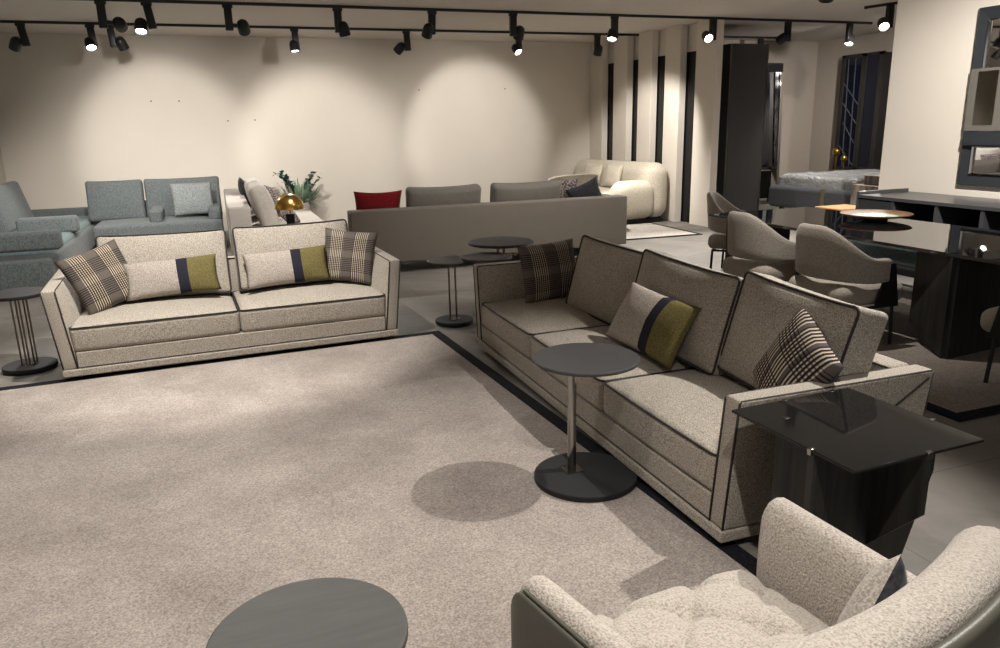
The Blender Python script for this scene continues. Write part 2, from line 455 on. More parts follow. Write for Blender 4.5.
def pillow_bm(w, h, t, pinch=.07, n=22, wr=.0, seed=0):
    """throw pillow standing in the xz plane, front towards -y, centre at origin; uv across the face"""
    bm = bmesh.new(); uvl = bm.loops.layers.uv.verify()
    grid = {}
    for s in (-1, 1):
        for i in range(n+1):
            for j in range(n+1):
                u, v = 2*i/n-1, 2*j/n-1
                if s == 1 and (i in (0, n) or j in (0, n)): grid[s, i, j] = grid[-1, i, j]; continue
                x = u*w/2*(1-pinch*(1-v*v)); z = v*h/2*(1-pinch*(1-u*u))
                f = max(0, (1-u**2))*max(0, (1-v**2))
                y = s*t/2*f**.42
                q = Vector((x*7+seed, z*7, s*3.)); y += s*wr*mnoise.noise(q)*min(1, f*4)
                grid[s, i, j] = bm.verts.new((x, y, z))
    for s in (-1, 1):
        for i in range(n):
            for j in range(n):
                idx = ((i, j), (i+1, j), (i+1, j+1), (i, j+1))
                if s == 1: idx = idx[::-1]
                f = bm.faces.new([grid[s, a, b] for a, b in idx])
                for lp, (a, b) in zip(f.loops, idx): lp[uvl].uv = (a/n, b/n)
    return bm

def pillow(name, label, cat, mat, w, h, t, pos, rot, pinch=.07, group=None, seed=0, backmat=None):
    """rot: degrees (rx lean, ry roll in its own plane, rz heading)"""
    bm = pillow_bm(w, h, t, pinch, wr=.008, seed=seed)
    o = obj(name, bm, mat, None, 180)
    m = Matrix.Translation(pos) @ Matrix.Rotation(R(rot[2]), 4, 'Z') @ Matrix.Rotation(R(rot[0]), 4, 'X') @ Matrix.Rotation(R(rot[1]), 4, 'Y')
    o.matrix_world = m
    if backmat:
        o.data.materials.append(M[backmat])
        for p in o.data.polygons:
            if sum(o.data.vertices[v].co.y for v in p.vertices) > 0: p.material_index = 1
    return tag(o, label, cat, group)

exec_parts = []
# ------------------------------------------------------------------ room
ZC = 3.16
XL, XR, YB, YF = -3.07, 11.75, 13.86, -4.6
XW = 7.5                                     # face of the right-hand wall with the big mirror
bm = B(); box(bm, (XL-.2, YF-.2, -.12), (XR+.2, YB+.2, 0)); structure('floor', bm, 'tile')
bm = B(); box(bm, (XL-.2, YF-.2, ZC), (XR+.2, YB+.2, ZC+.12)); structure('ceiling', bm, 'ceiling')
bm = B(); box(bm, (XL-.15, YB, 0), (XW+.1, YB+.15, ZC)); structure('wall_back', bm, 'wall')
bm = B(); box(bm, (XL-.15, YF, 0), (XL, YB, ZC)); structure('wall_left', bm, 'wall')
bm = B(); box(bm, (XW, YF, 0), (XW+.35, 7.1, ZC)); structure('wall_right', bm, 'wall')
bm = B(); box(bm, (XW+.1, 13.0, 0), (XR+.15, 13.15, ZC)); structure('wall_bedroom_back', bm, 'greywall')
bm = B(); box(bm, (XR, 6.0, 0), (XR+.15, 13.0, ZC)); structure('wall_bedroom_right', bm, 'greywall')
bm = B(); box(bm, (XW+.35, 5.85, 0), (XR, 6.0, ZC)); structure('wall_bedroom_front', bm, 'greywall')
bm = B(); box(bm, (XL, YB-.014, 0), (7.33, YB, .08), .003); structure('baseboard_back', bm, 'skirting')
bm = B(); box(bm, (XL, YF, 0), (XL+.014, YB-.014, .08), .003); structure('baseboard_left', bm, 'skirting')
# five flat pillars with black glazing between them
pil = [(7.03, 13.36, 13.86), (7.10, 12.55, 13.05), (7.175, 11.85, 12.29), (7.24, 11.08, 11.53), (7.32, 10.24, 10.76)]
for k, (x, y0, y1) in enumerate(pil):
    bm = B(); box(bm, (x, y0, 0), (x+.125, y1, ZC), .004); structure('pillar_%d' % (k+1), bm, 'pillar')
for k in range(4):
    (xa, ya, _), (xb, _, yb) = pil[k], pil[k+1]
    bm = B(); prism(bm, [(xb+.126, yb-.2), (xa+.126, ya+.2), (xa+.17, ya+.2), (xb+.17, yb-.2)], 0, 2.74); structure('window_%d' % (k+1), bm, 'darkpanel')
    bm = B(); prism(bm, [(xb+.126, yb-.2), (xa+.126, ya+.2), (xa+.17, ya+.2), (xb+.17, yb-.2)], 2.74, ZC); structure('trim_%d' % (k+1), bm, 'wall')
# plug holes left in the back wall
for x, z in ((-.86, 2.16), (-.44, 2.157), (.28, 1.83), (.713, 1.837), (3.59, 2.31), (5.25, 2.32)):
    bm = B(); disc(bm, (0, 0, 0), .013, .006, .001, 12, T(x, YB, z, 90, 0, 0))
    tag(obj('wall_plug', bm, 'screw', None, 40), 'tiny dark screw plug in the bare beige back wall', 'wall plug', 'screw plugs in the back wall')
bm = B(); disc(bm, (0, 0, 0), .03, .02, .004, 20, T(1.77, YB, .92, 90, 0, 0))
tag(obj('wall_socket', bm, 'skirting', None, 40), 'small white round wall socket on back wall beside the green plant', 'socket')

# ------------------------------------------------------------------ rugs
def rug(name, label, corner, rz, sx, sy, bw, mat, h=.012):
    """corner is the outer corner; the rug spreads to -x, -y (or signs of sx, sy) from it"""
    t = thing(name, label, 'rug', (*corner, 0), rz)
    def rect(bm, x0, x1, y0, y1, z):
        box(bm, (min(x0, x1), min(y0, y1), 0), (max(x0, x1), max(y0, y1), z), .003)
    s, q = math.copysign(1, sx), math.copysign(1, sy)
    bm = B(); rect(bm, s*bw, sx-s*bw, q*bw, sy-q*bw, h); obj('rug_pile', bm, mat, t)
    bm = B()
    rect(bm, 0, s*bw, 0, sy, h); rect(bm, sx-s*bw, sx, 0, sy, h); rect(bm, s*bw, sx-s*bw, 0, q*bw, h); rect(bm, s*bw, sx-s*bw, sy-q*bw, sy, h)
    o = obj('rug_border', bm, 'border', t); o['label'] = 'dark navy woven border'
    return t
rug('area_rug', 'large pale beige carpet with dark border lying between the two beige sofas', (1.60, 5.89), R(3.0), -4.4, -8.6, .085, 'carpet')
rug('area_rug', 'small pale rug with thin dark border in front of the cream sofa', (6.76, 9.57), R(-2), -2.6, 1.55, .06, 'palerug')
rug('area_rug', 'taupe rug with wide black border lying under the dining table', (3.72, 2.80), R(0), 2.7, 4.1, .09, 'brownrug')

# ------------------------------------------------------------------ beige sofas
def seat_def(cr):
    def f(p, u, v, w):
        k = max(0, 1-abs(u)**2.4)*max(0, 1-abs(v)**2.4)
        p = p.copy(); p.z += cr*k*(w+1)/2
        p.y -= .008*(1-u*u)*max(0, -v)
        return p
    return f
def back_def(cr, sag=.0):
    def f(p, u, v, w):
        k = max(0, 1-abs(u)**2.2)*max(0, 1-abs(w)**2.2)
        p = p.copy(); p.y -= cr*k*(1-v)/2; p.y += .03*k*(1+v)/2
        p.z += -sag*(1-u*u)*(w+1)/2 + .012*abs(u)**3*(w+1)/2
        p.x *= 1-.012*(1-w*w)
        return p
    return f

def beige_sofa(label, loc, rz, Ls, n, backs, D=.97, fl=.058):
    t = thing('sofa', label, 'sofa', (*loc, 0), rz)
    HA = .65
    # plinth band and block feet
    bm = B(); box(bm, (fl-.004, -.012, .04), (Ls-fl+.004, D+.004, .09), .008); obj('plinth', bm, 'tweed', t, 40)
    for x in (.16, Ls-.16-.06):
        for y in (.08, D-.16):
            bm = B(); box(bm, (x, y, .0), (x+.06, y+.06, .045), .004); o = obj('foot', bm, 'matteblack', t, 40); o['label'] = 'black block foot'
    at = .095
    bm = B(); box(bm, (fl+at, .001, .09), (Ls-fl-at, D-.1, .205), .006); obj('front_rail', bm, 'tweed', t, 40)
    bm = B()
    tube(bm, [(fl+at, .0, .098), (Ls-fl-at, .0, .098)], .003); obj('piping', bm, 'piping', t.children[-1])
    # arms: flared panels with welted edges
    for s in (0, 1):
        def X(x): return x if s == 0 else Ls-x
        bm = B(); q = bmesh.new()
        ny, nz = 12, 8
        def P(side, fy, fz):         # side 0 outer, 1 inner
            z = .09+fz*(HA-.09); x = fl*(1-fz)+(at if side else 0)
            if side: x += .055*math.sin(PI*min(1, fz))*math.sin(PI*fy)**.8 if 0 < fy < 1 else 0
            return (X(x), fy*(D-.0), z)
        vs = {}
        for side in (0, 1):
            for i in range(ny+1):
                for j in range(nz+1): vs[side, i, j] = q.verts.new(P(side, i/ny, j/nz))
        for side in (0, 1):
            for i in range(ny):
                for j in range(nz): q.faces.new([vs[side, i, j], vs[side, i+1, j], vs[side, i+1, j+1], vs[side, i, j+1]])
        for i in range(ny):
            for j in (0, nz): q.faces.new([vs[0, i, j], vs[1, i, j], vs[1, i+1, j], vs[0, i+1, j]])
        for j in range(nz):
            for i in (0, ny): q.faces.new([vs[0, i, j], vs[0, i, j+1], vs[1, i, j+1], vs[1, i, j]])
        bmesh.ops.recalc_face_normals(q, faces=q.faces)
        es = [e for e in q.edges if len(e.link_faces) == 2 and e.link_faces[0].normal.angle(e.link_faces[1].normal) > .9]
        bmesh.ops.bevel(q, geom=es, offset=.012, segments=3, profile=.5, affect='EDGES')
        merge(bm, q)
        arm = obj('arm', bm, 'tweed', t, 60)
        bm = B(); e = .005
        # welts: front face outline, outer top edge, inner top edge
        tube(bm, [(X(fl+e), -.0, .095), (X(e), -.0, HA-.012), (X(e+.004), .01, HA-.004), (X(e+.002), D-.01, HA-.004)], .005)
        tube(bm, [(X(fl+at-e), -.0, .095), (X(at-e), -.0, HA-.014), (X(at-.004), .012, HA-.004), (X(at-.004), D-.14, HA-.004)], .005)
        tube(bm, [(X(e-.002), D-.01, HA-.008), (X(fl+e-.004), D-.25*0-.01, .1)], .005)
        tube(bm, [(X(e-.006), D-.03, HA-.03), (X(fl*.52-.006), D-.42, .36), (X(fl*.9-.006), D-.62, .17)], .004)
        obj('piping', bm, 'piping', arm, 180)
    # back frame
    bm = B(); box(bm, (fl*.3+at, D-.13, .09), (Ls-fl*.3-at, D-.004, HA-.005), .02, 3); bk = obj('back_frame', bm, 'tweed', t, 60)
    bm = B(); tube(bm, [(at+.02, D-.13, HA-.01), (Ls-at-.02, D-.13, HA-.01)], .005); obj('piping', bm, 'piping', bk, 180)
    # seat and back cushions
    x0, x1 = fl*.5+at+.005, Ls-fl*.5-at-.005
    w = (x1-x0)/n
    for k in range(n):
        cx = x0+w*(k+.5)
        sz = (w-.004, .76, .175); df = seat_def(.05); mt = T(cx, .385, .2925)
        bm = B(); rbox(bm, sz, .034, (12, 10, 3), df, mt); c = obj('seat_cushion', bm, 'tweed', t, 180)
        bm = B(); piping_loop(bm, sz, .034, 'top', df, mt); obj('piping', bm, 'piping', c, 180)
    # back cushions run a little taller than the arms and lean on the back
    for cx, cw, dz, roll, head, dy in backs:
        sz = (cw, .17, .50); df = back_def(.05)
        mt = T(cx, D-.30+dy, .655+dz, -15, roll, head)
        bm = B(); rbox(bm, sz, .03, (12, 3, 10), df, mt); c = obj('back_cushion', bm, 'tweed', t, 180)
        bm = B(); piping_loop(bm, sz, .03, 'front', df, mt); obj('piping', bm, 'piping', c, 180)
    return t
sofaL = beige_sofa('beige tweed two-seat sofa with dark piping facing the camera, left of the carpet', (-1.19, 5.672), R(2.7), 2.48, 2, ((.775, .925, -.012, .8, 0, 0), (1.752, .925, -.008, -.4, 1, 0)))
sofaR = beige_sofa('long beige tweed three-seat sofa with dark piping along the right of the carpet', (1.738, 5.333), R(-90.46), 3.19, 3, ((1.03, .88, -.035, 2, 6, .02), (1.87, .95, -.012, .6, -1, -.01), (2.72, .77, .01, 1.5, -3, -.01)), .95)

def on(sofa, x, y, z):      # sofa-local point to world
    return Matrix.Translation(sofa.location) @ sofa.rotation_euler.to_matrix().to_4x4() @ Vector((x, y, z))
hL, hR = 2.7, -90.46
G = 'throw pillows on the beige sofas'
pillow('throw_pillow', 'brown plaid square pillow leaning in the left corner of the two-seat sofa', 'pillow', 'plaid', .46, .46, .14, on(sofaL, .345, .45, .635), (-24, -15, hL+24), .06, G, 1)
pillow('lumbar_pillow', 'stone and mustard lumbar pillow next to the plaid pillow on two-seat sofa left half', 'pillow', 'lumbar', .67, .285, .13, on(sofaL, .815, .45, .595), (-22, -2, hL), .05, G, 2)
pillow('lumbar_pillow', 'stone and mustard lumbar pillow on the right half of the two-seat sofa', 'pillow', 'lumbar', .66, .285, .13, on(sofaL, 1.665, .45, .595), (-20, -2.5, hL-3), .05, G, 3)
pillow('throw_pillow', 'grey plaid square pillow standing against the right arm of the two-seat sofa', 'pillow', 'plaid', .44, .44, .14, on(sofaL, 2.17, .47, .635), (-18, 7, hL-22), .07, G, 4)
pillow('throw_pillow', 'dark plaid square pillow at the far arm of the three-seat sofa', 'pillow', 'plaid', .50, .43, .14, on(sofaR, .38, .46, .62), (-12, -1, 12), .06, G, 5)
pillow('lumbar_pillow', 'stone and dark mustard lumbar pillow on middle of the three-seat sofa', 'pillow', 'lumbar', .60, .35, .14, on(sofaR, 1.86, .415, .59), (-30, 4, hR+8), .05, G, 6, 'navycush')
pillow('throw_pillow', 'striped plaid pillow with black back by near arm of the three-seat sofa', 'pillow', 'plaid2', .47, .44, .15, on(sofaR, 2.91, .48, .625), (-22, 22, hR-14), .08, G, 7, 'navycush')

# ------------------------------------------------------------------ round side tables
def round_table(label, loc, r, top_z, rods, rod_r, base_r, top_mat='tabletop', th=.022, plate=None, base_off=(0, 0), rodmat='bronze', lens=0, bevel=.005):
    t = thing('side_table', label, 'side table', (*loc, 0), 0, 'small round side tables')
    bm = B(); disc(bm, (base_off[0], base_off[1], .012), base_r, .028, .005); obj('base', bm, 'matteblack', t, 40)
    bm = B(); disc(bm, (0, 0, top_z-th), r, th, bevel)
    obj('tabletop', bm, top_mat, t, 40)
    for x, y in rods:
        bm = B(); disc(bm, (x, y, .03), rod_r, top_z-th-.03, 0, 20); obj('rod', bm, rodmat, t, 60)
    if plate:
        bm = B(); x, y = rods[0]
        if plate == 'square': box(bm, (x-.045, y-.045, .04), (x+.045, y+.045, .045), .001)
        else: disc(bm, (base_off[0], base_off[1], .04), .055, .005, .001)
        obj('base_plate', bm, 'chrome', t, 40)
    return t
round_table('round dark grey table on one chrome column in front of the three-seat sofa', (1.497, 2.968), .243, .618, [(-.042, .063)], .021, .245, 'tabletop', .016, 'square', rodmat='chrome')
round_table('round dark grey table cut off by the bottom edge of the photo', (.076, 1.412), .205, .641, [(0, 0)], .018, .2, 'tabletop2', .022, 'square', rodmat='chrome')
round_table('round black table on five thin rods left of the two-seat sofa', (-1.43, 6.16), .205, .575, [(-.05, 0), (-.025, .02), (0, 0), (.025, .02), (.05, 0)], .006, .178, 'matteblack', .024, 'round')
round_table('low round table with two thin rods, left of three tables behind the sofa arm', (1.80, 6.10), .215, .56, [(-.035, 0), (.025, .01)], .008, .165, 'tabletop2', .018, 'round')
round_table('low round table in the middle of the three behind the sofa arm', (2.05, 5.93), .215, .595, [(-.03, -.10), (.03, -.09)], .008, .115, 'tabletop2', .018, 'round', base_off=(0, -.12))
round_table('tallest and widest of the three round tables behind the sofa arm', (2.327, 6.32), .295, .652, [(-.03, 0), (.03, .01)], .012, .22, 'tabletop2', .026, 'round', bevel=.012)

# ------------------------------------------------------------------ glass end table
def slab(bm, a, b, prof, th):
    """vertical slab between plan points a,b; prof = [(s,z)] along it"""
    a, b = Vector((*a, 0)), Vector((*b, 0)); d = (b-a); L_ = d.length; d.normalize(); nrm = Vector((-d.y, d.x, 0))*th/2
    q = bmesh.new()
    f1 = [q.verts.new(a+d*s*L_+Vector((0, 0, z))+nrm) for s, z in prof]; f2 = [q.verts.new(a+d*s*L_+Vector((0, 0, z))-nrm) for s, z in prof]
    q.faces.new(f1); q.faces.new(f2[::-1]); n = len(prof)
    for i in range(n): q.faces.new([f1[i], f1[(i+1) % n], f2[(i+1) % n], f2[i]])
    merge(bm, q)
t = thing('end_table', 'square black glass end table on crossed black panels beside the near sofa arm', 'end table', (1.911, 1.822, 0), R(2))
ZT = .645
bm = B(); box(bm, (-.274, -.274, ZT), (.274, .274, ZT+.010), .003); obj('glass_top', bm, 'smokeglass', t, 40)
bm = B(); slab(bm, (-.268, -.10), (.29, -.09), [(0, ZT), (1, ZT), (1, .47), (.70, 0), (.25, 0), (0, .42)], .028); obj('panel', bm, 'blackwood', t)
bm = B(); slab(bm, (.035, -.272), (-.03, .285), [(0, ZT), (1, ZT), (1, .45), (.75, 0), (.42, 0), (.31, .25), (0, .44)], .028); obj('panel', bm, 'blackwood', t)
bm = B(); slab(bm, (-.15, -.09), (-.165, .15), [(0, ZT), (1, ZT), (1, 0), (.2, 0)], .028); obj('panel', bm, 'blackwood', t)
bm = B(); slab(bm, (-.16, .145), (.20, .265), [(0, ZT), (1, ZT), (1, .40), (.5, 0), (0, 0)], .028); obj('panel', bm, 'blackwood', t)
for x, y in ((-.266, -.10), (.035, -.268), (.270, -.09), (-.03, .268), (.19, .268), (-.155, .13)):
    bm = B(); box(bm, (x-.012, y-.008, ZT-.010), (x+.012, y+.008, ZT+.0125), .002); obj('clip', bm, 'chrome', t, 40)

# ------------------------------------------------------------------ boucle armchair (foreground)
def shell_band(bm, f_in, f_out, nphi, nz, phi0, phi1):
    """closed curved wall between inner and outer surfaces f(phi, t)"""
    q = bmesh.new(); g = {}
    for i in range(nphi+1):
        p = phi0+(phi1-phi0)*i/nphi
        for j in range(nz+1):
            g[0, i, j] = q.verts.new(f_in(p, j/nz)); g[1, i, j] = q.verts.new(f_out(p, j/nz))
    for i in range(nphi):
        for j in range(nz):
            q.faces.new([g[0, i, j], g[0, i+1, j], g[0, i+1, j+1], g[0, i, j+1]]); q.faces.new([g[1, i, j], g[1, i, j+1], g[1, i+1, j+1], g[1, i+1, j]])
        for j in (0, nz): q.faces.new([g[0, i, j], g[1, i, j], g[1, i+1, j], g[0, i+1, j]])
    for i in (0, nphi):
        for j in range(nz): q.faces.new([g[0, i, j], g[0, i, j+1], g[1, i, j+1], g[1, i, j]])
    bmesh.ops.recalc_face_normals(q, faces=q.faces)
    merge(bm, q)

def sweep_pad(bm, plan, top, z0, i_off, o_off, n=40, ends=(.1, .1), belly=0., lean=0.):
    """upholstered band: plan(p) -> (x, y, nx, ny) for p in 0..1, rounded top; offsets along the outward normal"""
    q = bmesh.new(); m_ = (i_off+o_off)/2; hw = (o_off-i_off)/2
    prof = [(i_off, tt) for tt in (0, .2, .4, .6, .75, .88)]
    for a in (150, 120, 90, 60, 30): prof.append((m_+hw*math.cos(R(a)), None, math.sin(R(a))))
    prof += [(o_off, tt) for tt in (.88, .6, .3, 0)]
    rows = []
    ps = [i/n for i in range(n+1)]
    e0, e1 = ends
    ps = sorted(set(ps+[e0*k/8 for k in range(8)]+[1-e1*k/8 for k in range(8)]))
    for p in ps:
        x0, y0, nx, ny = plan(p)
        ee = max((e0-p)/e0 if e0 else 0, (p-1+e1)/e1 if e1 else 0, 0)
        rr = math.sqrt(max(0, 1-ee*ee)); row = []
        zt = top(p); rd = min(hw, .05); zk = zt-rd
        drop = (1-rr)*.10
        for pr in prof:
            off = pr[0]
            if len(pr) == 3: z = zk+rd*pr[2]; fr = 1
            else: z = z0+(zk-z0)*pr[1]/.88; fr = pr[1]
            if off == i_off and len(pr) == 2: off -= belly*math.sin(PI*fr)
            off = m_+(off-m_)*(.35+.65*rr)
            z = z0+(z-z0)*(1-drop/(zt-z0))
            k = lean*(z-z0)
            row.append(q.verts.new((x0+nx*(off+k), y0+ny*(off+k), z)))
        rows.append(row)
    k = len(prof)
    for a, b in zip(rows, rows[1:]):
        for j in range(k): q.faces.new([a[j], a[(j+1) % k], b[(j+1) % k], b[j]])
    q.faces.new(rows[0]); q.faces.new(rows[-1][::-1])
    bmesh.ops.recalc_face_normals(q, faces=q.faces)
    merge(bm, q); return bm

def armchair(loc, rz):
    """faces local +y; origin below the middle of the seat"""
    t = thing('armchair', 'cream teddy boucle armchair with olive leather outer shell in the foreground', 'armchair', (*loc, 0), rz)
    def bplan(p):
        x = -.82+1.64*p; y = -.275+.34*x*x; g = .68*x; l = math.hypot(1, g)
        return x, y, g/l, -1/l
    def btop(p): return .700-.10*abs(2*p-1)**4
    bm = B(); sweep_pad(bm, bplan, btop, .22, -.085, .045, 48, (.09, .09), .02, .10); obj('backrest', bm, 'boucle', t, 70)
    bm = B(); sweep_pad(bm, bplan, lambda p: btop(p)-.035, .17, .040, .075, 48, (.07, .07), 0, .10); o = obj('back_shell', bm, 'leather', t, 60); o['label'] = 'olive leather back shell'
    for s in (-1, 1):
        def aplan(p, s=s):
            x = s*(.385+.055*(1-p))+(.055*(1-.3*p) if s < 0 else .01); return x, .335-.56*p, s*1., .08
        def atop(p): return .592+.03*p if s < 0 else .606+.018*p
        bm = B(); sweep_pad(bm, aplan, atop, .24, -.062, .012, 24, (.10, 0), .012); obj('arm', bm, 'boucle', t, 70)
        bm = B(); sweep_pad(bm, aplan, lambda p: atop(p)-.032, .17, .008, .026, 24, (.10, 0)); o = obj('arm_shell', bm, 'leather', t, 60); o['label'] = 'olive leather arm shell'
        bm = B(); tube(bm, [Vector((aplan(p)[0]+s*.014, aplan(p)[1], atop(p)-.026)) for p in [.10+.9*i/20 for i in range(21)]], .005); obj('piping', bm, 'leather', t, 180)
    # buttoned seat: dimples joined by diamond seams
    tufts = [(x, y) for x in (-.26, 0, .26) for y in (-.13, .13)] + [(x, y) for x in (-.13, .13) for y in (0, .26)]
    def df(p, u, v, w):
        p = p.copy(); k = (w+1)/2
        p.z += .060*max(0, 1-abs(u)**3)*max(0, 1-abs(v)**4)*k
        if w > .5:
            a, b = (p.x+p.y)/.26+.5, (p.x-p.y)/.26+.5
            da, db = abs((a+.5) % 1-.5)*.184, abs((b+.5) % 1-.5)*.184
            if -.2 < p.y < .30: p.z -= .013*math.exp(-(min(da, db)/.016)**2)
            for tx, ty in tufts:
                d2 = (p.x-tx)**2+(p.y-ty)**2; p.z -= .026*math.exp(-d2/.0014)
        return p
    bm = B(); rbox(bm, (.69, .61, .20), .06, (72, 64, 3), df, T(.012, .04, .295)); obj('seat_cushion', bm, 'boucle', t, 180)
    bm = B(); box(bm, (-.37, -.22, .14), (.37, .30, .26), .02, 3); obj('seat_base', bm, 'leather', t, 60)
    for sx in (-1, 1):
        for sy in (-1, 1):
            bm = B(); tube(bm, [(sx*.28, sy*.20, .145), (sx*.32, sy*.25, 0)], [.018, .011], n=12); obj('leg', bm, 'black', t, 60)
    return t
chairF = armchair((1.0, 1.225), R(5.5)); chairF.location.z = .012
pillow('throw_pillow', 'small stone pillow with navy back tucked inside the boucle armchair', 'pillow', 'stone', .34, .34, .12, (1.315, 1.15, .482), (-14, -42, 208), .06, G, 9, 'navycush')

# ------------------------------------------------------------------ grey sofa seen from behind
t = thing('sofa', 'long taupe sofa seen from behind with straight high back, mid room', 'sofa', (1.36, 8.58, 0), R(.0))
Lg = 3.54
bm = B(); rbox(bm, (Lg, .22, .62), .02, (20, 2, 4), None, T(Lg/2, .11, .44)); obj('backrest', bm, 'graysofa', t, 180)
bm = B(); box(bm, (.05, .2, .12), (Lg-.02, 1.02, .30), .02, 3); obj('seat_base', bm, 'graysofa', t, 60)
bm = B(); rbox(bm, (.24, .9, .60), .02, (2, 8, 4), None, T(Lg-.12, .66, .43)); obj('arm', bm, 'graysofa', t, 180)
for k in range(3):
    w = (Lg-.30)/3
    bm = B(); rbox(bm, (w-.01, .80, .17), .04, (8, 8, 3), seat_def(.02), T(.04+w*(k+.5), .64, .38)); obj('seat_cushion', bm, 'graysofa', t, 180)
for x0, x1, j in ((.73, 1.66, 0), (1.80, 2.74, 1)):
    bm = B(); rbox(bm, (x1-x0, .18, .52), .06, (10, 3, 8), back_def(.05, .012), T((x0+x1)/2, .36, .705, 12, 0, 2*j-1) @ Matrix.Rotation(PI, 4, 'Z')); obj('back_cushion', bm, 'graycush', t, 180)
for x in (.12, Lg/2, Lg-.12):
    for y in (.10, .9):
        bm = B(); disc(bm, (x, y, 0), .018, .13, 0, 14); obj('leg', bm, 'black', t, 60)
pillow('throw_pillow', 'dark red velvet pillow standing on the taupe sofa left end', 'pillow', 'red', .58, .50, .15, (1.76, 8.99, .70), (12, 1, 0), .10, 'throw pillows in the rear seating', 11)
pillow('throw_pillow', 'dark patterned pillow behind the navy pillow on the taupe sofa', 'pillow', 'patterncush', .42, .42, .14, (4.23, 9.10, .76), (14, 0, 8), .08, 'throw pillows in the rear seating', 12)
pillow('throw_pillow', 'navy pillow with pointed corner at the right end of the taupe sofa', 'pillow', 'navycush', .44, .44, .14, (4.50, 8.95, .72), (15, -24, -14), .12, 'throw pillows in the rear seating', 13)

# ------------------------------------------------------------------ pale sofa facing right, seen from its end
t = thing('sofa', 'pale grey sofa seen end-on behind the two-seat sofa, cushions along its left back', 'sofa', (0.08, 9.60, 0))
bm = B(); rbox(bm, (.26, 3.3, .65), .02, (3, 16, 4), None, T(.13, 1.65, .455)); obj('backrest', bm, 'palesofa', t, 180)
bm = B(); box(bm, (.2, .02, .12), (1.2, 3.28, .30), .02, 3); obj('seat_base', bm, 'palesofa', t, 60)
for k in range(2):
    bm = B(); rbox(bm, (.98, 1.62, .17), .04, (8, 10, 3), seat_def(.015), T(.74, .83+1.64*k, .38)); obj('seat_cushion', bm, 'palesofa', t, 180)
for k in range(2):
    bm = B(); rbox(bm, (.75, .19, .56), .07, (8, 3, 8), back_def(.05, .01), Matrix.Translation((.43, .55+1.1*k, .735)) @ Matrix.Rotation(R(90), 4, 'Z') @ Matrix.Rotation(R(-16), 4, 'X')); obj('back_cushion', bm, 'palesofa', t, 180)
for x in (.12, 1.1):
    for y in (.12, 3.18):
        bm = B(); disc(bm, (x, y, 0), .018, .13, 0, 14); obj('leg', bm, 'black', t, 60)
pillow('throw_pillow', 'patterned pillow leaning on pale cushion of the end-on sofa', 'pillow', 'patterncush', .50, .48, .15, (.70, 10.75, .72), (-22, 12, 62), .08, 'throw pillows in the rear seating', 14)
pillow('throw_pillow', 'dark pillow peeking out behind the pale cushions of the end-on sofa', 'pillow', 'navycush', .44, .44, .14, (.36, 11.62, .80), (-14, 0, 90), .08, 'throw pillows in the rear seating', 15)
pillow('throw_pillow', 'small dark patterned pillow low beside the brass lamp', 'pillow', 'patterncush', .42, .36, .13, (.80, 10.12, .615), (-40, 0, 70), .07, 'throw pillows in the rear seating', 16)

# brass dome lamp on a small table behind the beige sofa
t = thing('side_table', 'square white side table carrying the brass lamp behind the two-seat sofa', 'side table', (.74, 9.0, 0))
bm = B(); box(bm, (-.22, -.22, .43), (.22, .22, .46), .004); obj('tabletop', bm, 'palesofa', t, 40)
for sx in (-1, 1):
    for sy in (-1, 1):
        bm = B(); box(bm, (sx*.20-.012, sy*.20-.012, 0), (sx*.20+.012, sy*.20+.012, .43), .002); obj('leg', bm, 'black', t)
t = thing('table_lamp', 'brass dome table lamp on black cylinder foot behind the two-seat sofa', 'lamp', (.745, 9.0, .46))
bm = B(); disc(bm, (0, 0, 0), .048, .265, .004, 32); obj('base', bm, 'matteblack', t, 40)
bm = B(); disc(bm, (0, 0, .265), .010, .07, 0, 14); obj('stem', bm, 'brass', t, 60)
bm = B()
pr = [(.165*math.sin(R(a)), .325+.175*math.cos(R(a))) for a in range(0, 91, 6)]
lathe(bm, pr+[(r_-.004, z_) for r_, z_ in reversed(pr[1:])]+[(0, .325+.170)], 48); obj('shade', bm, 'brass', t, 50)
bm = B(); lathe(bm, [(0, .335), (.025, .345), (.03, .37), (.02, .40), (0, .41)], 16); obj('bulb', bm, 'cream', t, 60)

# plant in a stoneware pot on the floor by the back wall
t = thing('potted_plant', 'leafy green plant in a tall pot against the back wall behind the brass lamp', 'plant', (1.30, 13.30, 0))
bm = B(); lathe(bm, [(0, 0), (.12, 0), (.15, .15), (.16, .42), (.15, .47), (.13, .47), (.12, .40), (0, .40)], 32); obj('pot', bm, 'potclay', t, 50)
def leaf(bm, p, d, up, ln, w):
    d = d.normalized(); s = d.cross(up)
    if s.length < 1e-3: s = d.orthogonal()
    s.normalize(); nn = s.cross(d)
    pr = [(0, 0), (.25, .8), (.55, 1), (.8, .6), (1, 0)]
    L_, R_, Mx = [], [], []
    for k, wk in pr:
        c = p+d*ln*k-nn*ln*.15*k*k
        Mx.append(bm.verts.new(c)); L_.append(bm.verts.new(c+s*w*wk/2+nn*w*.12*wk)); R_.append(bm.verts.new(c-s*w*wk/2+nn*w*.12*wk))
    for i in range(4):
        bm.faces.new([Mx[i], Mx[i+1], L_[i+1], L_[i]]); bm.faces.new([R_[i], R_[i+1], Mx[i+1], Mx[i]])
rnd = random.Random(3)
sb, fb = B(), B()
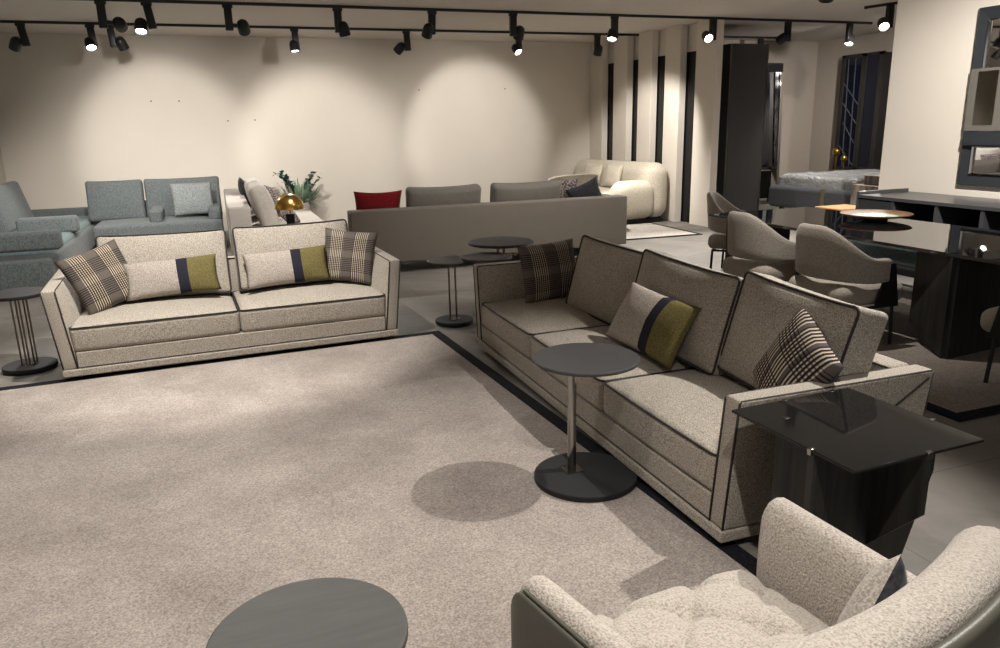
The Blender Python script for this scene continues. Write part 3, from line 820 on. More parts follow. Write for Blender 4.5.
for k in range(11):
    a = (0 if k % 2 else PI)+rnd.uniform(-.9, .9); sp = rnd.uniform(.12, .36); hgt = rnd.uniform(.40, .60)
    pts = [Vector((.05*math.cos(a), .05*math.sin(a), .40)) + Vector((math.cos(a)*sp*q*q, math.sin(a)*sp*.6*q*q, hgt*q)) for q in [i/8 for i in range(9)]]
    tube(sb, pts, .004, n=5)
    for i in range(3, 9):
        for q in range(4):
            d = Vector((rnd.uniform(-1, 1), rnd.uniform(-1, 1), rnd.uniform(-.2, .9)))
            leaf(fb, pts[i]+Vector((rnd.uniform(-.01, .01),)*3), d, Vector((0, 0, 1)), rnd.uniform(.06, .09), rnd.uniform(.055, .075))
obj('stem', sb, 'leafdark', t, 180); obj('round_leaf_foliage', fb, 'leafdark', t, 180)
gb = B()
for k in range(120):
    a = rnd.uniform(0, 2*PI); sp = rnd.uniform(.05, .36)
    p0 = Vector((.06*math.cos(a), .06*math.sin(a), .42)); d = Vector((math.cos(a)*sp*1.3, math.sin(a)*sp, rnd.uniform(.25, .5)))
    leaf(gb, p0+d*rnd.uniform(.1, .5), d+Vector((0, 0, -.1)), Vector((math.cos(a), math.sin(a), .2)), rnd.uniform(.16, .28), rnd.uniform(.022, .035))
for k in range(16):
    a = rnd.uniform(-1.2, .5); p0 = Vector((.1*math.cos(a), .1*math.sin(a), .50))
    leaf(gb, p0, Vector((math.cos(a), math.sin(a)*.5, rnd.uniform(-.7, .1))), Vector((0, 0, 1)), rnd.uniform(.16, .26), .03)
o = obj('long_leaf_foliage', gb, 'leaflight', t, 180)

# ------------------------------------------------------------------ blue-grey modular sofas
t = thing('sofa', 'blue grey two-seat sofa facing the camera against the back wall', 'sofa', (-1.66, 11.48, 0))
bm = B(); box(bm, (.02, .03, .0), (1.66, 1.25, .24), .02, 3); obj('seat_base', bm, 'blue', t, 60)
bm = B(); rbox(bm, (1.68, 1.0, .22), .05, (20, 10, 3), seat_def(.02), T(.84, .5, .34)); obj('seat_cushion', bm, 'blue', t, 180)
bm = B(); rbox(bm, (1.68, .18, .5), .03, (16, 2, 4), None, T(.84, 1.28, .42)); obj('backrest', bm, 'blue', t, 180)
for x0, x1, j in ((-.13, .625, 0), (.64, 1.69, 1)):
    bm = B(); rbox(bm, (x1-x0, .20, .58), .045, (10, 3, 8), back_def(.03, .0), T((x0+x1)/2, .92, .705, -14, 0, 0)); obj('back_cushion', bm, 'blue', t, 180)
for x in (.80, 1.58):
    bm = B(); rbox(bm, (.17, .72, .20), .05, (3, 6, 3), None, T(x, .45, .525)); obj('armrest', bm, 'blue', t, 180)
pillow('throw_pillow', 'blue grey square pillow on the right seat of the blue back sofa', 'pillow', 'bluecush', .56, .48, .16, (-.36, 11.98, .72), (-16, -1, 2), .04, 'throw pillows in the rear seating', 17)

t = thing('sofa', 'blue grey sofa facing right with two armrest bolsters at the left edge', 'sofa', (-1.69, 9.0, 0))
bm = B(); rbox(bm, (1.31, 4.3, .32), .04, (8, 16, 3), None, T(-.705, 2.2, .24)); obj('seat_base', bm, 'blue', t, 180)
bm = B(); rbox(bm, (.92, 3.5, .14), .05, (8, 20, 3), seat_def(.02), T(-.55, 2.25, .40)); obj('seat_cushion', bm, 'teal', t, 180)
for y in (.12, 1.95):
    bm = B(); rbox(bm, (.98 if y < 1 else .68, .22, .20), .04, (8, 3, 3), None, T(-.42 if y < 1 else -.37, y, .59 if y < 1 else .565)); obj('armrest', bm, 'blue', t, 180)
bm = B(); rbox(bm, (.2, 4.25, .55), .03, (2, 16, 4), None, T(-1.27, 2.15, .35)); obj('backrest', bm, 'blue', t, 180)
bm = B(); rbox(bm, (1.05, .16, .22), .02, (8, 2, 3), None, T(-.78, 4.42, .45)); obj('back_rail', bm, 'blue', t, 180)
for y in (.80, 2.75):
    bm = B(); rbox(bm, (1.55 if y > 2 else 1.4, .22, .60), .06, (10, 3, 8), back_def(.03), Matrix.Translation((-.98, y, .74)) @ Matrix.Rotation(R(90), 4, 'Z') @ Matrix.Rotation(R(-14), 4, 'X')); obj('back_cushion', bm, 'blue', t, 180)

# ------------------------------------------------------------------ cream boucle sofa and small armchair at the pillars
def bulge_box(amount, taper=0.):
    def f(p, u, v, w):
        p = p.copy(); p.x += amount*u*(1-w*w)*(1-v*v*.5); p.y += amount*v*(1-w*w)
        return p
    return f
t = thing('sofa', 'cream rounded boucle sofa standing in front of the pillars', 'sofa', (6.17, 11.06, 0), R(5.7)); t.scale = (1.08, 1.06, 1.08)
Lc = 2.42
bm = B(); rbox(bm, (.36, Lc, .86), .17, (6, 16, 8), bulge_box(.02), T(.77, Lc/2, .49)); obj('backrest', bm, 'cream', t, 180)
for y in (.20, Lc-.20):
    bm = B(); rbox(bm, (.66, .40, .60), .16, (8, 6, 8), bulge_box(.03), T(.36, y, .36)); a = obj('arm', bm, 'cream', t, 180)
bm = B(); box(bm, (.06, .25, .06), (.75, Lc-.25, .26), .03, 3); obj('seat_base', bm, 'cream', t, 60)
bm = B(); rbox(bm, (.66, Lc-.74, .22), .06, (8, 14, 3), seat_def(.03), T(.36, Lc/2, .36)); obj('seat_cushion', bm, 'cream', t, 180)
bm = B(); box(bm, (.05, .06, .0), (.88, Lc-.06, .06), .01); obj('plinth', bm, 'matteblack', t, 40)
for k, (y, lab) in enumerate(((12.18, 'cream square pillow on the cream sofa, nearer the rounded arm'), (12.80, 'cream square pillow on the cream sofa, further back by the wall'))):
    pillow('throw_pillow', lab, 'pillow', 'cream', .50, .42, .16, (6.70-.1*(y-11.2), y-.05, .74), (-16, 0, -84), .05, 'pillows on the cream sofa', 20+k)
t = thing('armchair', 'small cream armchair half hidden behind the taupe sofa', 'armchair', (5.36, 11.15, .012)); t.scale = (1.08, 1.08, 1.08)
def ci(p, tt): return Vector((.30*math.sin(p), -.27*math.cos(p), .30+tt*(.50-.12*abs(math.sin(p/2))**2)))
def co_(p, tt): return Vector((.38*math.sin(p), -.35*math.cos(p), .28+tt*(.55-.13*abs(math.sin(p/2))**2)))
bm = B(); shell_band(bm, ci, co_, 28, 6, -2.0, 2.0); bmesh.ops.recalc_face_normals(bm, faces=bm.faces); bm.normal_update()
bmesh.ops.bevel(bm, geom=[e for e in bm.edges if len(e.link_faces) == 2 and e.link_faces[0].normal.angle(e.link_faces[1].normal) > 1], offset=.03, segments=3, profile=.5, affect='EDGES')
obj('backrest', bm, 'cream', t, 180)
bm = B(); rbox(bm, (.56, .56, .2), .07, (8, 8, 3), seat_def(.02), T(0, .04, .36)); obj('seat_cushion', bm, 'cream', t, 180)
bm = B(); disc(bm, (0, 0, 0), .22, .26, .01, 40); obj('base', bm, 'matteblack', t, 40)

# ------------------------------------------------------------------ dining set
t = thing('dining_table', 'long black glass dining table with angular black oak legs', 'dining table', (5.22, 4.88, 0))
bm = B(); prism(bm, [(-.62, -1.55), (.62, -1.55), (.62, 1.55), (-.62, 1.55)], .725, .750, .004); obj('glass_top', bm, 'blackglass', t, 40)
def vleg(apex, pa, pb, lab):
    bm = B()
    q = [(0, .012), (1, .012), (1, .725), (0, .725)]
    slab(bm, apex, pa, [(0, .012), (1, .16), (1, .725), (0, .725)], .05)
    obj('leg_panel', bm, 'blackwood', t)
    bm = B(); slab(bm, apex, pb, q, .05); obj('leg_panel', bm, 'blackwood', t)
vleg((-.60, -1.22), (-.42, -.78), (.10, -1.15), '')
vleg((-.52, 1.36), (-.36, .92), (.16, 1.28), '')
# shallow wooden bowl on the table
t = thing('bowl', 'wide shallow wooden bowl with green resin centre on the dining table', 'bowl', (5.56, 5.26, .75))
bm = B(); lathe(bm, [(0, .040), (.18, .042), (.26, .052), (.298, .064), (.303, .060), (.285, .048), (.21, .032), (.12, .022), (0, .022)], 56); obj('dish', bm, 'traytop', t, 50)
bm = B(); lathe(bm, [(0, 0), (.10, 0), (.10, .008), (.07, .024), (0, .024)], 32); obj('foot_ring', bm, 'matteblack', t, 50)

def dining_chair(label, loc, rz):
    """faces local +y"""
    t = thing('dining_chair', label, 'chair', (*loc, 0), rz, 'dining chairs around the black table')
    P0 = R(118)
    def top(p):
        a = abs(math.degrees(p)); k = max(0, min(1, (a-14)/84)); k = k*k*(3-2*k)
        return .895-.235*k
    def bot(p):
        a = abs(math.degrees(p)); k = max(0, min(1, (a-30)/60)); return .50-.02*k
    def surf(off):
        def f(p, tt):
            e = 1+.12*(tt-.5)*math.cos(p)
            rx, ry = .335-off, .31-off
            x, y = rx*math.sin(p), -ry*math.cos(p)*e-.01
            if abs(p) > PI/2: y = ry*(abs(p)-PI/2)*1.15-.01; x = math.copysign(rx, p)
            return Vector((x, y, bot(p)+(top(p)-bot(p))*tt))
        return f
    bm = B(); q = bmesh.new(); n, nz = 40, 10
    th = .052; prof = [(th, tt) for tt in (.06, .25, .5, .75, .92)]+[(th*.8, .985), (th*.5, 1.0), (th*.2, .985)]+[(0, tt) for tt in (.92, .75, .5, .25, .06)]+[(th*.2, .012), (th*.5, 0), (th*.8, .012)]
    rows = []
    for i in range(n+1):
        p = -P0+2*P0*i/n; row = []
        ee = max(0, (abs(p)-P0+.16)/.16)
        for off, tt in prof:
            o2 = th/2+(off-th/2)*(1-.45*ee*ee)
            row.append(q.verts.new(surf(o2)(p, .5+(tt-.5)*(1-.25*ee*ee))))
        rows.append(row)
    k = len(prof)
    for a, b in zip(rows, rows[1:]):
        for j in range(k): q.faces.new([a[j], a[(j+1) % k], b[(j+1) % k], b[j]])
    q.faces.new(rows[0]); q.faces.new(rows[-1][::-1])
    merge(bm, q); obj('backrest', bm, 'chair', t, 60)
    bm = B(); rbox(bm, (.60, .60, .15), .06, (10, 10, 3), seat_def(.03), T(0, .05, .385)); obj('seat', bm, 'chair', t, 180)
    for s in (-1, 1):
        bm = B(); slab(bm, (s*.326, .02), (s*.326, .24), [(.0, .30), (1, .30), (.72, .62), (.42, .62)], .014); o = obj('side_plate', bm, 'black', t); o['label'] = 'black triangular arm bracket'
        for y in (-.19, .22):
            bm = B(); tube(bm, [(s*.295, y, .30), (s*.305, y*1.05, .0)], .013, n=8); obj('leg', bm, 'black', t, 60)
    bm = B()
    tube(bm, [(-.295, -.19, .30), (.295, -.19, .30), (.295, .22, .30), (-.295, .22, .30)], .012, True, 6)
    obj('seat_frame', bm, 'black', t, 60)
    return t
gch = 'dining chairs around the black table'
c0 = dining_chair('grey wing-back dining chair, nearer one on the sofa side of the table', (4.34, 4.38), R(-90))
c0.location.z = .012
dup(c0, (4.40, 5.30, .012), (0, 0, R(-90)), 'grey wing-back dining chair on sofa side, next to the far end of the table', gch)
dup(c0, (5.24, 6.80, .012), (0, 0, R(-138)), 'pale grey dining chair at the far end of the dining table', gch)
dup(c0, (4.74, 2.98, .012), (0, 0, R(4)), 'grey dining chair cut off at the right edge of the photo', gch)
# upholstered bench on the far side
t = thing('bench', 'teal upholstered bench on black legs on far side of the dining table', 'bench', (6.12, 5.3, .012))
bm = B(); rbox(bm, (.36, 1.9, .16), .05, (5, 20, 3), seat_def(.015), T(0, 0, .39)); obj('seat', bm, 'teal', t, 180)
for y in (-.8, .8):
    for x in (-.14, .14):
        bm = B(); box(bm, (x-.012, y-.012, 0), (x+.012, y+.012, .32), .002); obj('leg', bm, 'black', t)

# ------------------------------------------------------------------ sideboard and mirror at the right wall
t = thing('sideboard', 'long dark slate sideboard with open compartments against the right wall', 'sideboard', (6.75, 3.2, 0))
Ls, Ds, Hs = 3.45, .735, .815
bm = B(); box(bm, (-.01, 0, Hs-.035), (Ds, Ls, Hs), .003); obj('worktop', bm, 'sideboard', t, 40)
bm = B(); box(bm, (.0, Ls, .0), (Ds, Ls+.035, Hs+.035), .003); obj('end_panel', bm, 'sideboard', t, 40)
bm = B(); box(bm, (.0, -.035, .0), (Ds, 0, Hs+.035), .003); obj('end_panel', bm, 'sideboard', t, 40)
bm = B(); box(bm, (Ds-.02, 0, .08), (Ds, Ls, Hs-.035), 0); obj('back_panel', bm, 'inside', t)
bm = B(); box(bm, (.0, 0, .08), (Ds-.02, Ls, .11), 0); obj('bottom_panel', bm, 'inside', t)
bm = B(); box(bm, (.02, 0, .50), (Ds-.02, Ls-.46, .52), 0); obj('shelf', bm, 'inside', t)
bm = B(); box(bm, (.05, .02, 0), (Ds-.05, Ls-.02, .08), 0); obj('plinth', bm, 'inside', t)
for y in (.55, 1.25, 1.95, 2.45, 2.99):
    bm = B(); box(bm, (.003, y-.02, .11), (Ds-.02, y+.02, Hs-.035), .002); obj('divider', bm, 'sideboard', t)
bm = B(); box(bm, (.004, Ls-.43, .52), (.03, Ls-.01, Hs-.05), .002); obj('drawer_front', bm, 'slate', t)
for y0, y1 in ((.0, .53), (.57, 1.23), (1.27, 1.93), (1.97, 2.43), (2.47, 2.97), (3.01, Ls)):
    bm = B(); box(bm, (.004, y0+.006, .115), (.024, y1-.006, .495), .002); obj('drawer', bm, 'slate', t)

t = thing('wall_mirror', 'large rectangular mirror with wide slate border on the right wall', 'mirror', (XW, 5.10, .93))
def frame(bm, y0, y1, z0, z1, w, d_out, d_in):
    """mitred bevelled frame on plane x=0, facing -x"""
    q = bmesh.new()
    o_ = [(y0, z0), (y1, z0), (y1, z1), (y0, z1)]; i_ = [(y0+w, z0+w), (y1-w, z0+w), (y1-w, z1-w), (y0+w, z1-w)]
    A = [q.verts.new((0, y, z)) for y, z in o_]; Bv = [q.verts.new((-d_out, y, z)) for y, z in o_]; Cv = [q.verts.new((-d_in, y, z)) for y, z in i_]; D = [q.verts.new((0, y, z)) for y, z in i_]
    for k in range(4):
        l = (k+1) % 4
        for P, Q in ((A, Bv), (Bv, Cv), (Cv, D), (D, A)): q.faces.new([P[k], P[l], Q[l], Q[k]])
    merge(bm, q)
bm = B(); frame(bm, -.93, .92, 0, 1.77, .125, .045, .02); obj('frame', bm, 'slate', t)
for y0, y1, z0, z1, w in ((-.93, .92, 0, 1.77, .006), (-.81, .80, .12, 1.65, .010)):
    bm = B(); frame(bm, y0, y1, z0, z1, w, .049, .047 if w < .008 else .03); o = obj('trim', bm, 'chrome', t); o['label'] = 'thin chrome trim'
bm = B(); box(bm, (-.014, -.80, .13), (-.008, .79, 1.64)); obj('glass', bm, 'mirror', t)
t2 = thing('mirror_panel', 'taupe panel with mirror strip crossing the middle of the big slate mirror', 'mirror', (XW-.052, 5.10, 1.33))
bm = B(); box(bm, (-.035, -.90, .16), (0, .895, .78), .004); obj('panel', bm, 'taupelacquer', t2, 40)
bm = B(); box(bm, (-.040, .58, .22), (-.0355, .80, .75), .001); obj('glass', bm, 'tintmirror', t2, 40)
bm = B(); prism(bm, [(0, 0), (-.045, .02), (-.045, .05), (-.035, .155), (0, .155)], -.90, .885, 0, Matrix(((1, 0, 0, 0), (0, 0, 1, 0), (0, 1, 0, 0), (0, 0, 0, 1)))); obj('ledge', bm, 'slate', t2)

# ------------------------------------------------------------------ bedroom corner
t = thing('wardrobe', 'tall anthracite wardrobe right of the last pillar', 'wardrobe', (7.9, 10.67, 0))
bm = B(); box(bm, (.02, 0, 0), (.74, 1.6, 2.84), .004); obj('carcass', bm, 'wardrobe', t)
for k in range(2):
    bm = B(); box(bm, (0, .006+.80*k, .06), (.022, .797+.80*k, 2.83), .002); d = obj('door', bm, 'wardrobe', t)
    bm = B(); box(bm, (-.016, (.70 if k == 0 else .86), 1.15), (-.001, (.72 if k == 0 else .88), 1.75), .002); obj('handle', bm, 'pewter', d)
bm = B(); box(bm, (.0, -.006, 0), (.022, .0, 2.84), 0); box(bm, (.73, -.006, 0), (.742, 0, 2.84), 0); o = obj('edge_trim', bm, 'pewter', t)
# tall narrow mirror leaning on the bedroom wall
t = thing('standing_mirror', 'tall narrow mirror between the wardrobe and the bare bedroom wall', 'mirror', (10.18, 12.62, 0), R(0), rot=(R(-2.2), 0, R(0)))
bm = B(); frame(bm, 0, .48, 0, 2.72, .035, .04, .03)
mt = Matrix.Rotation(R(90), 4, 'Z'); bmesh.ops.transform(bm, matrix=Matrix.Translation((.48, 0, 0)) @ mt, verts=bm.verts)
obj('frame', bm, 'pewter', t)
bm = B(); box(bm, (.03, -.022, .03), (.45, -.012, 2.69)); obj('glass', bm, 'mirror', t)
bm = B(); box(bm, (.02, -.045, 2.55), (.46, -.02, 2.69)); o = obj('header', bm, 'matteblack', t)
# dark smoked mirror cabinet on the bedroom right wall
t = thing('display_cabinet', 'black framed tall cabinet of dark glass with crossing bars, beside right wall', 'cabinet', (XR, 11.0, .68))
bm = B()
for y0, y1 in ((0.0, .10), (.38, .50), (.90, .99)): box(bm, (-.32, y0, 0), (-.28, y1, 2.12), .003)
box(bm, (-.32, .0, 2.06), (-.28, 0.99, 2.12), .003); box(bm, (-.32, 0, 0), (-.28, 0.99, .06), .003); obj('frame', bm, 'cabframe', t)
bm = B(); box(bm, (-.27, .02, .02), (0, 0.97, 2.10)); obj('carcass', bm, 'inside', t)
bm = B(); box(bm, (-.30, .05, .03), (-.292, 0.95, 2.09)); obj('glass_door', bm, 'navyglass', t)
for a, b in (((.89, .45), (.50, .08)), ((.89, 1.25), (.50, .85)), ((.89, 1.60), (.50, 1.2)), ((.60, .07), (.66, 2.05)), ((.77, .07), (.83, 2.05)), ((.85, .9), (.52, .5))):
    bm = B(); tube(bm, [(-.306, a[0], a[1]), (-.306, b[0], b[1])], .010, n=6); obj('bar', bm, 'bedcloth', t, 60)  # bars shaped to imitate reflections in the dark glass
# black stair handrail on the bedroom wall, added for the tall mirror's reflection
for k, (z0, z1) in enumerate(((1.15, 2.0), (.75, 1.6))):
    t = thing('handrail', ('upper' if k == 0 else 'lower')+' black sloping handrail reflected in the tall narrow mirror', 'handrail', (XR-.06, 9.9, 0))
    bm = B(); tube(bm, [(0, -.9, z1+.35), (0, .95, z0-.2)], .022, n=10); obj('rail', bm, 'black', t, 60)
    for y in (-.7, .75):
        zz = z1+.35+(y+.9)/1.85*(z0-.2-z1-.35)
        bm = B(); tube(bm, [(0, y, zz), (.058, y, zz-.03)], .01, n=8); obj('bracket', bm, 'black', t, 60)
# night stand with two brass balls on stems
t = thing('nightstand', 'low dark table below the dark glass cabinet behind the bed', 'nightstand', (10.95, 11.35, 0))
bm = B(); box(bm, (-.2, -.45, .62), (.25, .45, .66), .004); obj('top', bm, 'blackwood', t)
bm = B(); box(bm, (-.18, -.42, .08), (.23, .42, .62), .004); obj('body', bm, 'blackwood', t)
for sx in (-.15, .19):
    for sy in (-.38, .38):
        bm = B(); box(bm, (sx-.02, sy-.02, 0), (sx+.02, sy+.02, .08)); obj('foot', bm, 'black', t)
for y, h_, r_, lab in ((11.40, .30, .075, 'taller brass ball ornament on the nightstand'), (11.20, .20, .06, 'shorter brass ball ornament on the nightstand')):
    t = thing('ball_ornament', lab, 'ornament', (10.93, y, .66), 0, 'brass ball ornaments')
    bm = B(); disc(bm, (0, 0, 0), .05, .015, .003, 24); disc(bm, (0, 0, .015), .008, h_, 0, 10); obj('stand', bm, 'brass', t, 50)
    bm = B(); bmesh.ops.create_uvsphere(bm, u_segments=24, v_segments=14, radius=r_, matrix=Matrix.Translation((0, 0, .015+h_+r_*.9))); obj('ball', bm, 'brass', t, 180)
# bed with plastic-wrapped mattress
t = thing('bed', 'slate blue upholstered bed with plastic-wrapped mattress behind the dining table', 'bed', (8.42, 8.35, 0), R(4))
bm = B(); rbox(bm, (2.1, 1.75, .34), .07, (14, 12, 4), None, T(1.05, .85, .47)); obj('bed_frame', bm, 'bedcloth', t, 180)
def crumple(p, u, v, w):
    p = p.copy(); p.z += .018*mnoise.noise(p*6)+.01*mnoise.noise(p*17); p.x += .01*mnoise.noise(p*9); return p
bm = B(); rbox(bm, (1.95, 1.55, .22), .06, (40, 32, 4), crumple, T(1.10, .87, .70)); obj('mattress', bm, 'plastic', t, 180)
bm = B(); box(bm, (-.012, .55, .305), (.0, .62, .64), .002); obj('strap', bm, 'strap', t)
for x in (.12, 1.98):
    for y in (.15, 1.5):
        bm = B(); box(bm, (x-.03, y-.03, 0), (x+.03, y+.03, .31), .003); obj('leg', bm, 'black', t)
# weathered trunk and small orange table in front of the bed
t = thing('trunk', 'weathered wooden trunk with iron pulls between bed and sideboard', 'trunk', (7.86, 7.38, 0))
bm = B(); box(bm, (0, 0, .05), (.50, .50, .80), .008); obj('body', bm, 'oldwood', t)
bm = B(); box(bm, (.10, .06, .80), (.48, .40, .92), .006); obj('lid', bm, 'oldwood', t)
bm = B(); tube(bm, [(-.012, .18, .55), (-.035, .18, .57), (-.035, .32, .57), (-.012, .32, .55)], .008); box(bm, (-.012, .15, .47), (.001, .35, .60), .002); obj('pull', bm, 'black', t)
for x in (.04, .46):
    for y in (.04, .46):
        bm = B(); box(bm, (x-.03, y-.03, 0), (x+.03, y+.03, .05)); obj('foot', bm, 'black', t)
t = thing('side_table', 'small table with an orange wood top between the bed and the trunk', 'side table', (7.44, 7.62, 0))
bm = B(); box(bm, (-.20, -.22, .52), (.30, .22, .55), .003); obj('tabletop', bm, 'orangewood', t)
for x in (-.18, .28):
    for y in (-.2, .2):
        bm = B(); box(bm, (x-.012, y-.012, 0), (x+.012, y+.012, .52)); obj('leg', bm, 'black', t)

# ------------------------------------------------------------------ tracks and spots
def track(label, x0, x1, y, yx=None):
    t = thing('light_track', label, 'light track', ((x0+x1)/2, y, ZC), 0, 'ceiling light tracks')
    h = (x1-x0)/2
    bm = B(); box(bm, (-h, -.018, -.035), (h, .018, 0), .003); obj('rail', bm, 'black', t)
    for s in (-1, 1):
        bm = B(); box(bm, (s*h-.02, -.02, -.038), (s*h+.02, .02, 0), .003); obj('end_cap', bm, 'black', t)
    return t
track('long black ceiling track carrying spots, nearer of the two across the room', -2.95, 10.3, 10.25)
track('long black ceiling track carrying spots, further one by the back wall', -2.95, 10.4, 12.40)
t = track('short black ceiling track at the upper right by the right wall', -.42, .42, 8.55); t.location = (8.90, 8.45, ZC); t.rotation_euler = (0, 0, R(-75))

def spot(label, x, y, dx, aim, lens='lensdim', tilt=0., dy=0.):
    t = thing('track_spotlight', label, 'spotlight', (x, y, ZC-.035), 0, 'black spotlights on the ceiling tracks')
    bm = B(); box(bm, (-.06, -.016, -.035), (.06, .016, 0), .003); obj('adapter', bm, 'black', t)
    mt = Matrix.Rotation(R(tilt), 4, 'Y')
    bm = B(); box(bm, (-.045, -.035, -.29), (.045, .035, -.03), .006, 2, mt); obj('driver_box', bm, 'black', t, 50)
    a = Vector(aim).normalized()
    c = mt @ Vector((dx, dy, -.24))
    rot = a.to_track_quat('-Z', 'Y').to_matrix().to_4x4()
    mh = Matrix.Translation(c) @ rot
    # lathed can, open at the front (-z is the beam)
    bm = B(); lathe(bm, [(0, .085), (.035, .085), (.062, .06), (.072, .02), (.072, -.085), (.064, -.085), (.060, -.06), (0, -.06)], 28, mh); hd = obj('lamp_head', bm, 'black', t, 50)
    bm = B(); lathe(bm, [(0, -.066), (.058, -.066), (.058, -.062), (0, -.062)], 24, mh); obj('lens', bm, lens, hd)
    s = math.copysign(1, dx)
    bm = B(); tube(bm, [mt @ Vector((s*.02, 0, -.22)), c], .022, n=10); obj('pivot', bm, 'black', t, 60)
    return t
YN, YFR = 10.25, 12.40
SP = [
 ('black spotlight turned to the wall, first on the nearer track', -1.03, YN, .17, (.1, 1, -.25), 'lensdim', 0),
 ('tilted black spotlight glowing down, second on the nearer track', -.55, YN, -.12, (-.08, -.55, -1), 'lens', -8),
 ('black spotlight turned to the wall, third on the nearer track', .34, YN, .16, (.15, .8, -.55), 'lensdim', 0),
 ('black spotlight with bright lower rim, fourth on the nearer track', 1.65, YN, .06, (.25, .25, -1), 'lens', 0),
 ('black spotlight turned to the wall, fifth on the nearer track', 2.88, YN, -.05, (-.1, .7, -.8), 'lensdim', 3),
 ('black spotlight above the right end of the taupe sofa back, sixth on nearer track', 4.02, YN, .09, (.05, .6, -.8), 'lensdim', 0),
 ('black spotlight glowing to the left, just before the pillars on the nearer track', 5.58, YN, -.03, (-.35, -.35, -1), 'lens', 0),
 ('very bright spotlight in front of the nearest pillar on the nearer track', 7.25, YN, -.10, (-.15, -1, -.6), 'lens', 0),
 ('black spotlight turned away, above the wardrobe on the nearer track', 8.64, YN, -.08, (-.3, .8, -.5), 'lensdim', 0),
 ('black spotlight with a thin bright rim, last on the nearer track by bedroom', 9.87, YN, .03, (-.5, -.25, -1), 'lens', 0),
 ('black spotlight at the far left, first on the further track', -2.26, YFR, -.12, (-.4, .5, -.75), 'lensdim', -8),
 ('glowing spotlight on the further track left of the crossing pair', -1.42, YFR, -.04, (.2, -.7, -1), 'lens', -4),
 ('dark spotlight on the further track, right of the crossing pair', -1.17, YFR, .10, (.35, .5, -.9), 'lensdim', -4),
 ('black spotlight with faint rim, middle left of the further track', 1.33, YFR, -.03, (.05, -.2, -1), 'lens', -3),
 ('black spotlight turned left to the wall, above the red pillow on further track', 3.05, YFR, -.12, (-.5, .6, -.6), 'lensdim', -3),
 ('bright spotlight below another one, middle right of the further track', 4.95, YFR, -.05, (.25, -.7, -.8), 'lens', -3),
 ('black pointed spotlight near the pillars on the further track', 6.42, YFR, .0, (0, .5, -1), 'lensdim', 0),
 ('small black spotlight just above the wardrobe on the further track', 9.85, YFR, .0, (0, .4, -1), 'lensdim', 0),
]
for lab, x, y, dx, aim, lens, tilt in SP: spot(lab, x, y, dx if abs(dx) > .01 else .02, aim, lens, tilt)
spot('dazzling spotlight on the short track at the upper right', 8.86, 8.50, -.10, (-.6, -1, -.9), 'lens', 0)
spot('black spotlight cut by the top edge of photo right of the pillars', 5.95, 6.55, .03, (.3, .5, -1), 'lensdim', 0)

# ------------------------------------------------------------------ light
WARM = (1., .94, .87)
def sp_light(p, target, power, size, blend=.6, rad=.03, col=WARM):
    l = bpy.data.lights.new('spot_beam', 'SPOT'); l.energy = power; l.spot_size = R(size); l.spot_blend = blend; l.shadow_soft_size = rad; l.color = col
    o = bpy.data.objects.new('spot_beam', l); C.objects.link(o); o.location = p
    o.rotation_euler = (Vector(target)-Vector(p)).to_track_quat('-Z', 'Y').to_euler()
    return o
# wall washers on the tracks, plus wide cones added as fill
sp_light((-.86, 10.45, 2.86), (-.70, YB, 1.50), 230, 48, .6)
sp_light((-.86, 10.45, 2.86), (-.70, YB, 1.15), 200, 74, 1)  # wide cone added to even out the wall
sp_light((.50, 10.45, 2.86), (1.75, YB, 1.35), 330, 47, .7)
sp_light((1.65, 10.45, 2.86), (1.75, YB, 1.15), 200, 74, 1)  # second wide cone, added wall fill
sp_light((4.1, 10.45, 2.86), (4.62, YB, 1.55), 270, 46, .5)
sp_light((4.1, 10.45, 2.86), (4.20, YB, 1.15), 150, 74, 1)  # third wide cone, added wall fill
# track beams towards the seating, plus added fill for sofas and bedroom
sp_light((-.66, 10.05, 2.80), (-.4, 6.4, .6), 380, 44)
sp_light((1.35, 12.2, 2.80), (1.0, 9.8, .4), 300, 80)
sp_light((-1.4, 12.15, 2.82), (-1.5, 10.4, .4), 160, 90)
sp_light((-.9, 8.3, 3.05), (-1.2, 11.6, .5), 520, 62, .8)
sp_light((-1.0, 6.9, 3.08), (-2.2, 9.4, .5), 330, 70, .9)  # added fill for the left blue sofa, not on a track
sp_light((1.2, 7.4, 3.08), (.3, 10.4, .6), 330, 50, .9)  # added fill to brighten the pale end-on sofa
sp_light((4.9, 12.1, 2.85), (5.8, 9.8, 0), 420, 70)
sp_light((7.1, 9.95, 2.85), (6.4, 8.2, 0), 420, 70)
sp_light((5.55, 10.1, 2.82), (7.2, 12.0, .8), 380, 64)
sp_light((8.75, 8.35, 2.85), (6.6, 6.8, .6), 420, 90)
sp_light((9.7, 9.6, 2.75), (10.3, 13., 1.0), 230, 100, 1)  # added fill on the bedroom back wall
sp_light((9.4, 9.2, 3.05), (11.7, 11.4, 1.4), 180, 80, 1)  # added fill on the bedroom right wall
sp_light((8.6, 10.0, 3.05), (9.4, 9.2, .5), 320, 100, 1)  # added fill over the bed
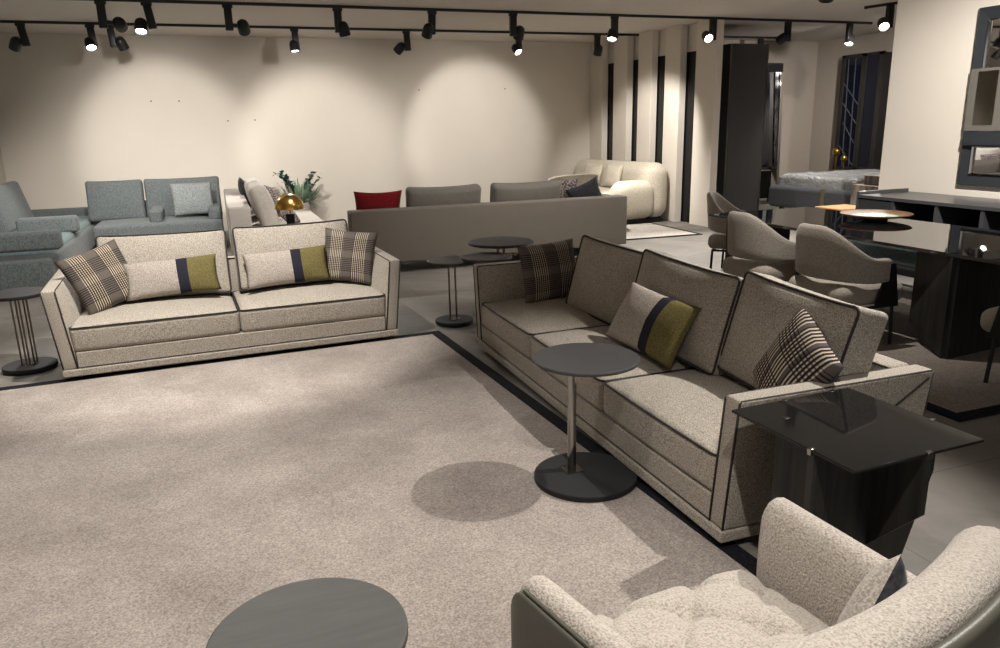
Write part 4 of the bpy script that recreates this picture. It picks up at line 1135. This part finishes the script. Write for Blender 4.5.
# tracks nearer the camera, above the frame; fill lamps added among them
sp_light((.0, 4.9, 3.08), (-.1, 5.9, .3), 500, 66)
sp_light((3.62, 2.57, 3.08), (1.0, 2.55, .1), 400, 74)
sp_light((-.2, 2.6, 3.08), (-.2, 2.6, 0), 150, 90, 1)
sp_light((.8, .6, 3.08), (.5, 1.6, 0), 240, 90, 1)
sp_light((-1.8, 4.6, 3.08), (-1.2, 4.4, 0), 150, 80, 1)
sp_light((5.3, 3.6, 3.08), (7.5, 5.9, 1.4), 900, 66, .9)
sp_light((3.75, 4.4, 3.08), (4.5, 4.8, .5), 250, 70, 1)
sp_light((6.25, 6.0, 3.08), (6.1, 5.0, .4), 170, 60, 1)  # lamp added to brighten the bench
sp_light((4.6, 7.6, 3.08), (4.0, 8.6, .6), 160, 90, 1)
sp_light((2.9, 5.9, 3.08), (3.1, 8.6, .3), 260, 76, 1)  # added fill for the back of the taupe sofa
# the showroom goes on behind the camera: added world fill stands in for it
w = bpy.data.worlds.new('World'); bpy.context.scene.world = w; w.use_nodes = True
w.node_tree.nodes['Background'].inputs['Color'].default_value = (1, .965, .93, 1); w.node_tree.nodes['Background'].inputs['Strength'].default_value = .62

# ------------------------------------------------------------------ camera
f, pitch, roll, H = 755., R(14.7), R(-1.3), 1.65
cp, sp_ = math.cos(pitch), math.sin(pitch)
Wd = Vector((0, cp, -sp_)); up = Vector((0, sp_, cp)); r0 = Vector((1, 0, 0))
Rt = r0*math.cos(roll)+up*math.sin(roll); Ut = -r0*math.sin(roll)+up*math.cos(roll)
Rz = Matrix.Rotation(R(-20), 3, 'Z'); Wd, Rt, Ut = Rz @ Wd, Rz @ Rt, Rz @ Ut
cam = bpy.data.cameras.new('Camera'); cam.sensor_fit = 'HORIZONTAL'; cam.sensor_width = 36; cam.lens = 36*f/1000; cam.clip_start = .05
co = bpy.data.objects.new('Camera', cam); C.objects.link(co)
co.matrix_world = Matrix(((Rt.x, Ut.x, -Wd.x, 0), (Rt.y, Ut.y, -Wd.y, 0), (Rt.z, Ut.z, -Wd.z, H), (0, 0, 0, 1)))
sc = bpy.context.scene; sc.camera = co
sc.view_settings.view_transform = 'Standard'; sc.view_settings.look = 'None'; sc.view_settings.gamma = 1; sc.view_settings.use_curve_mapping = False
sc.view_settings.exposure = 0.25
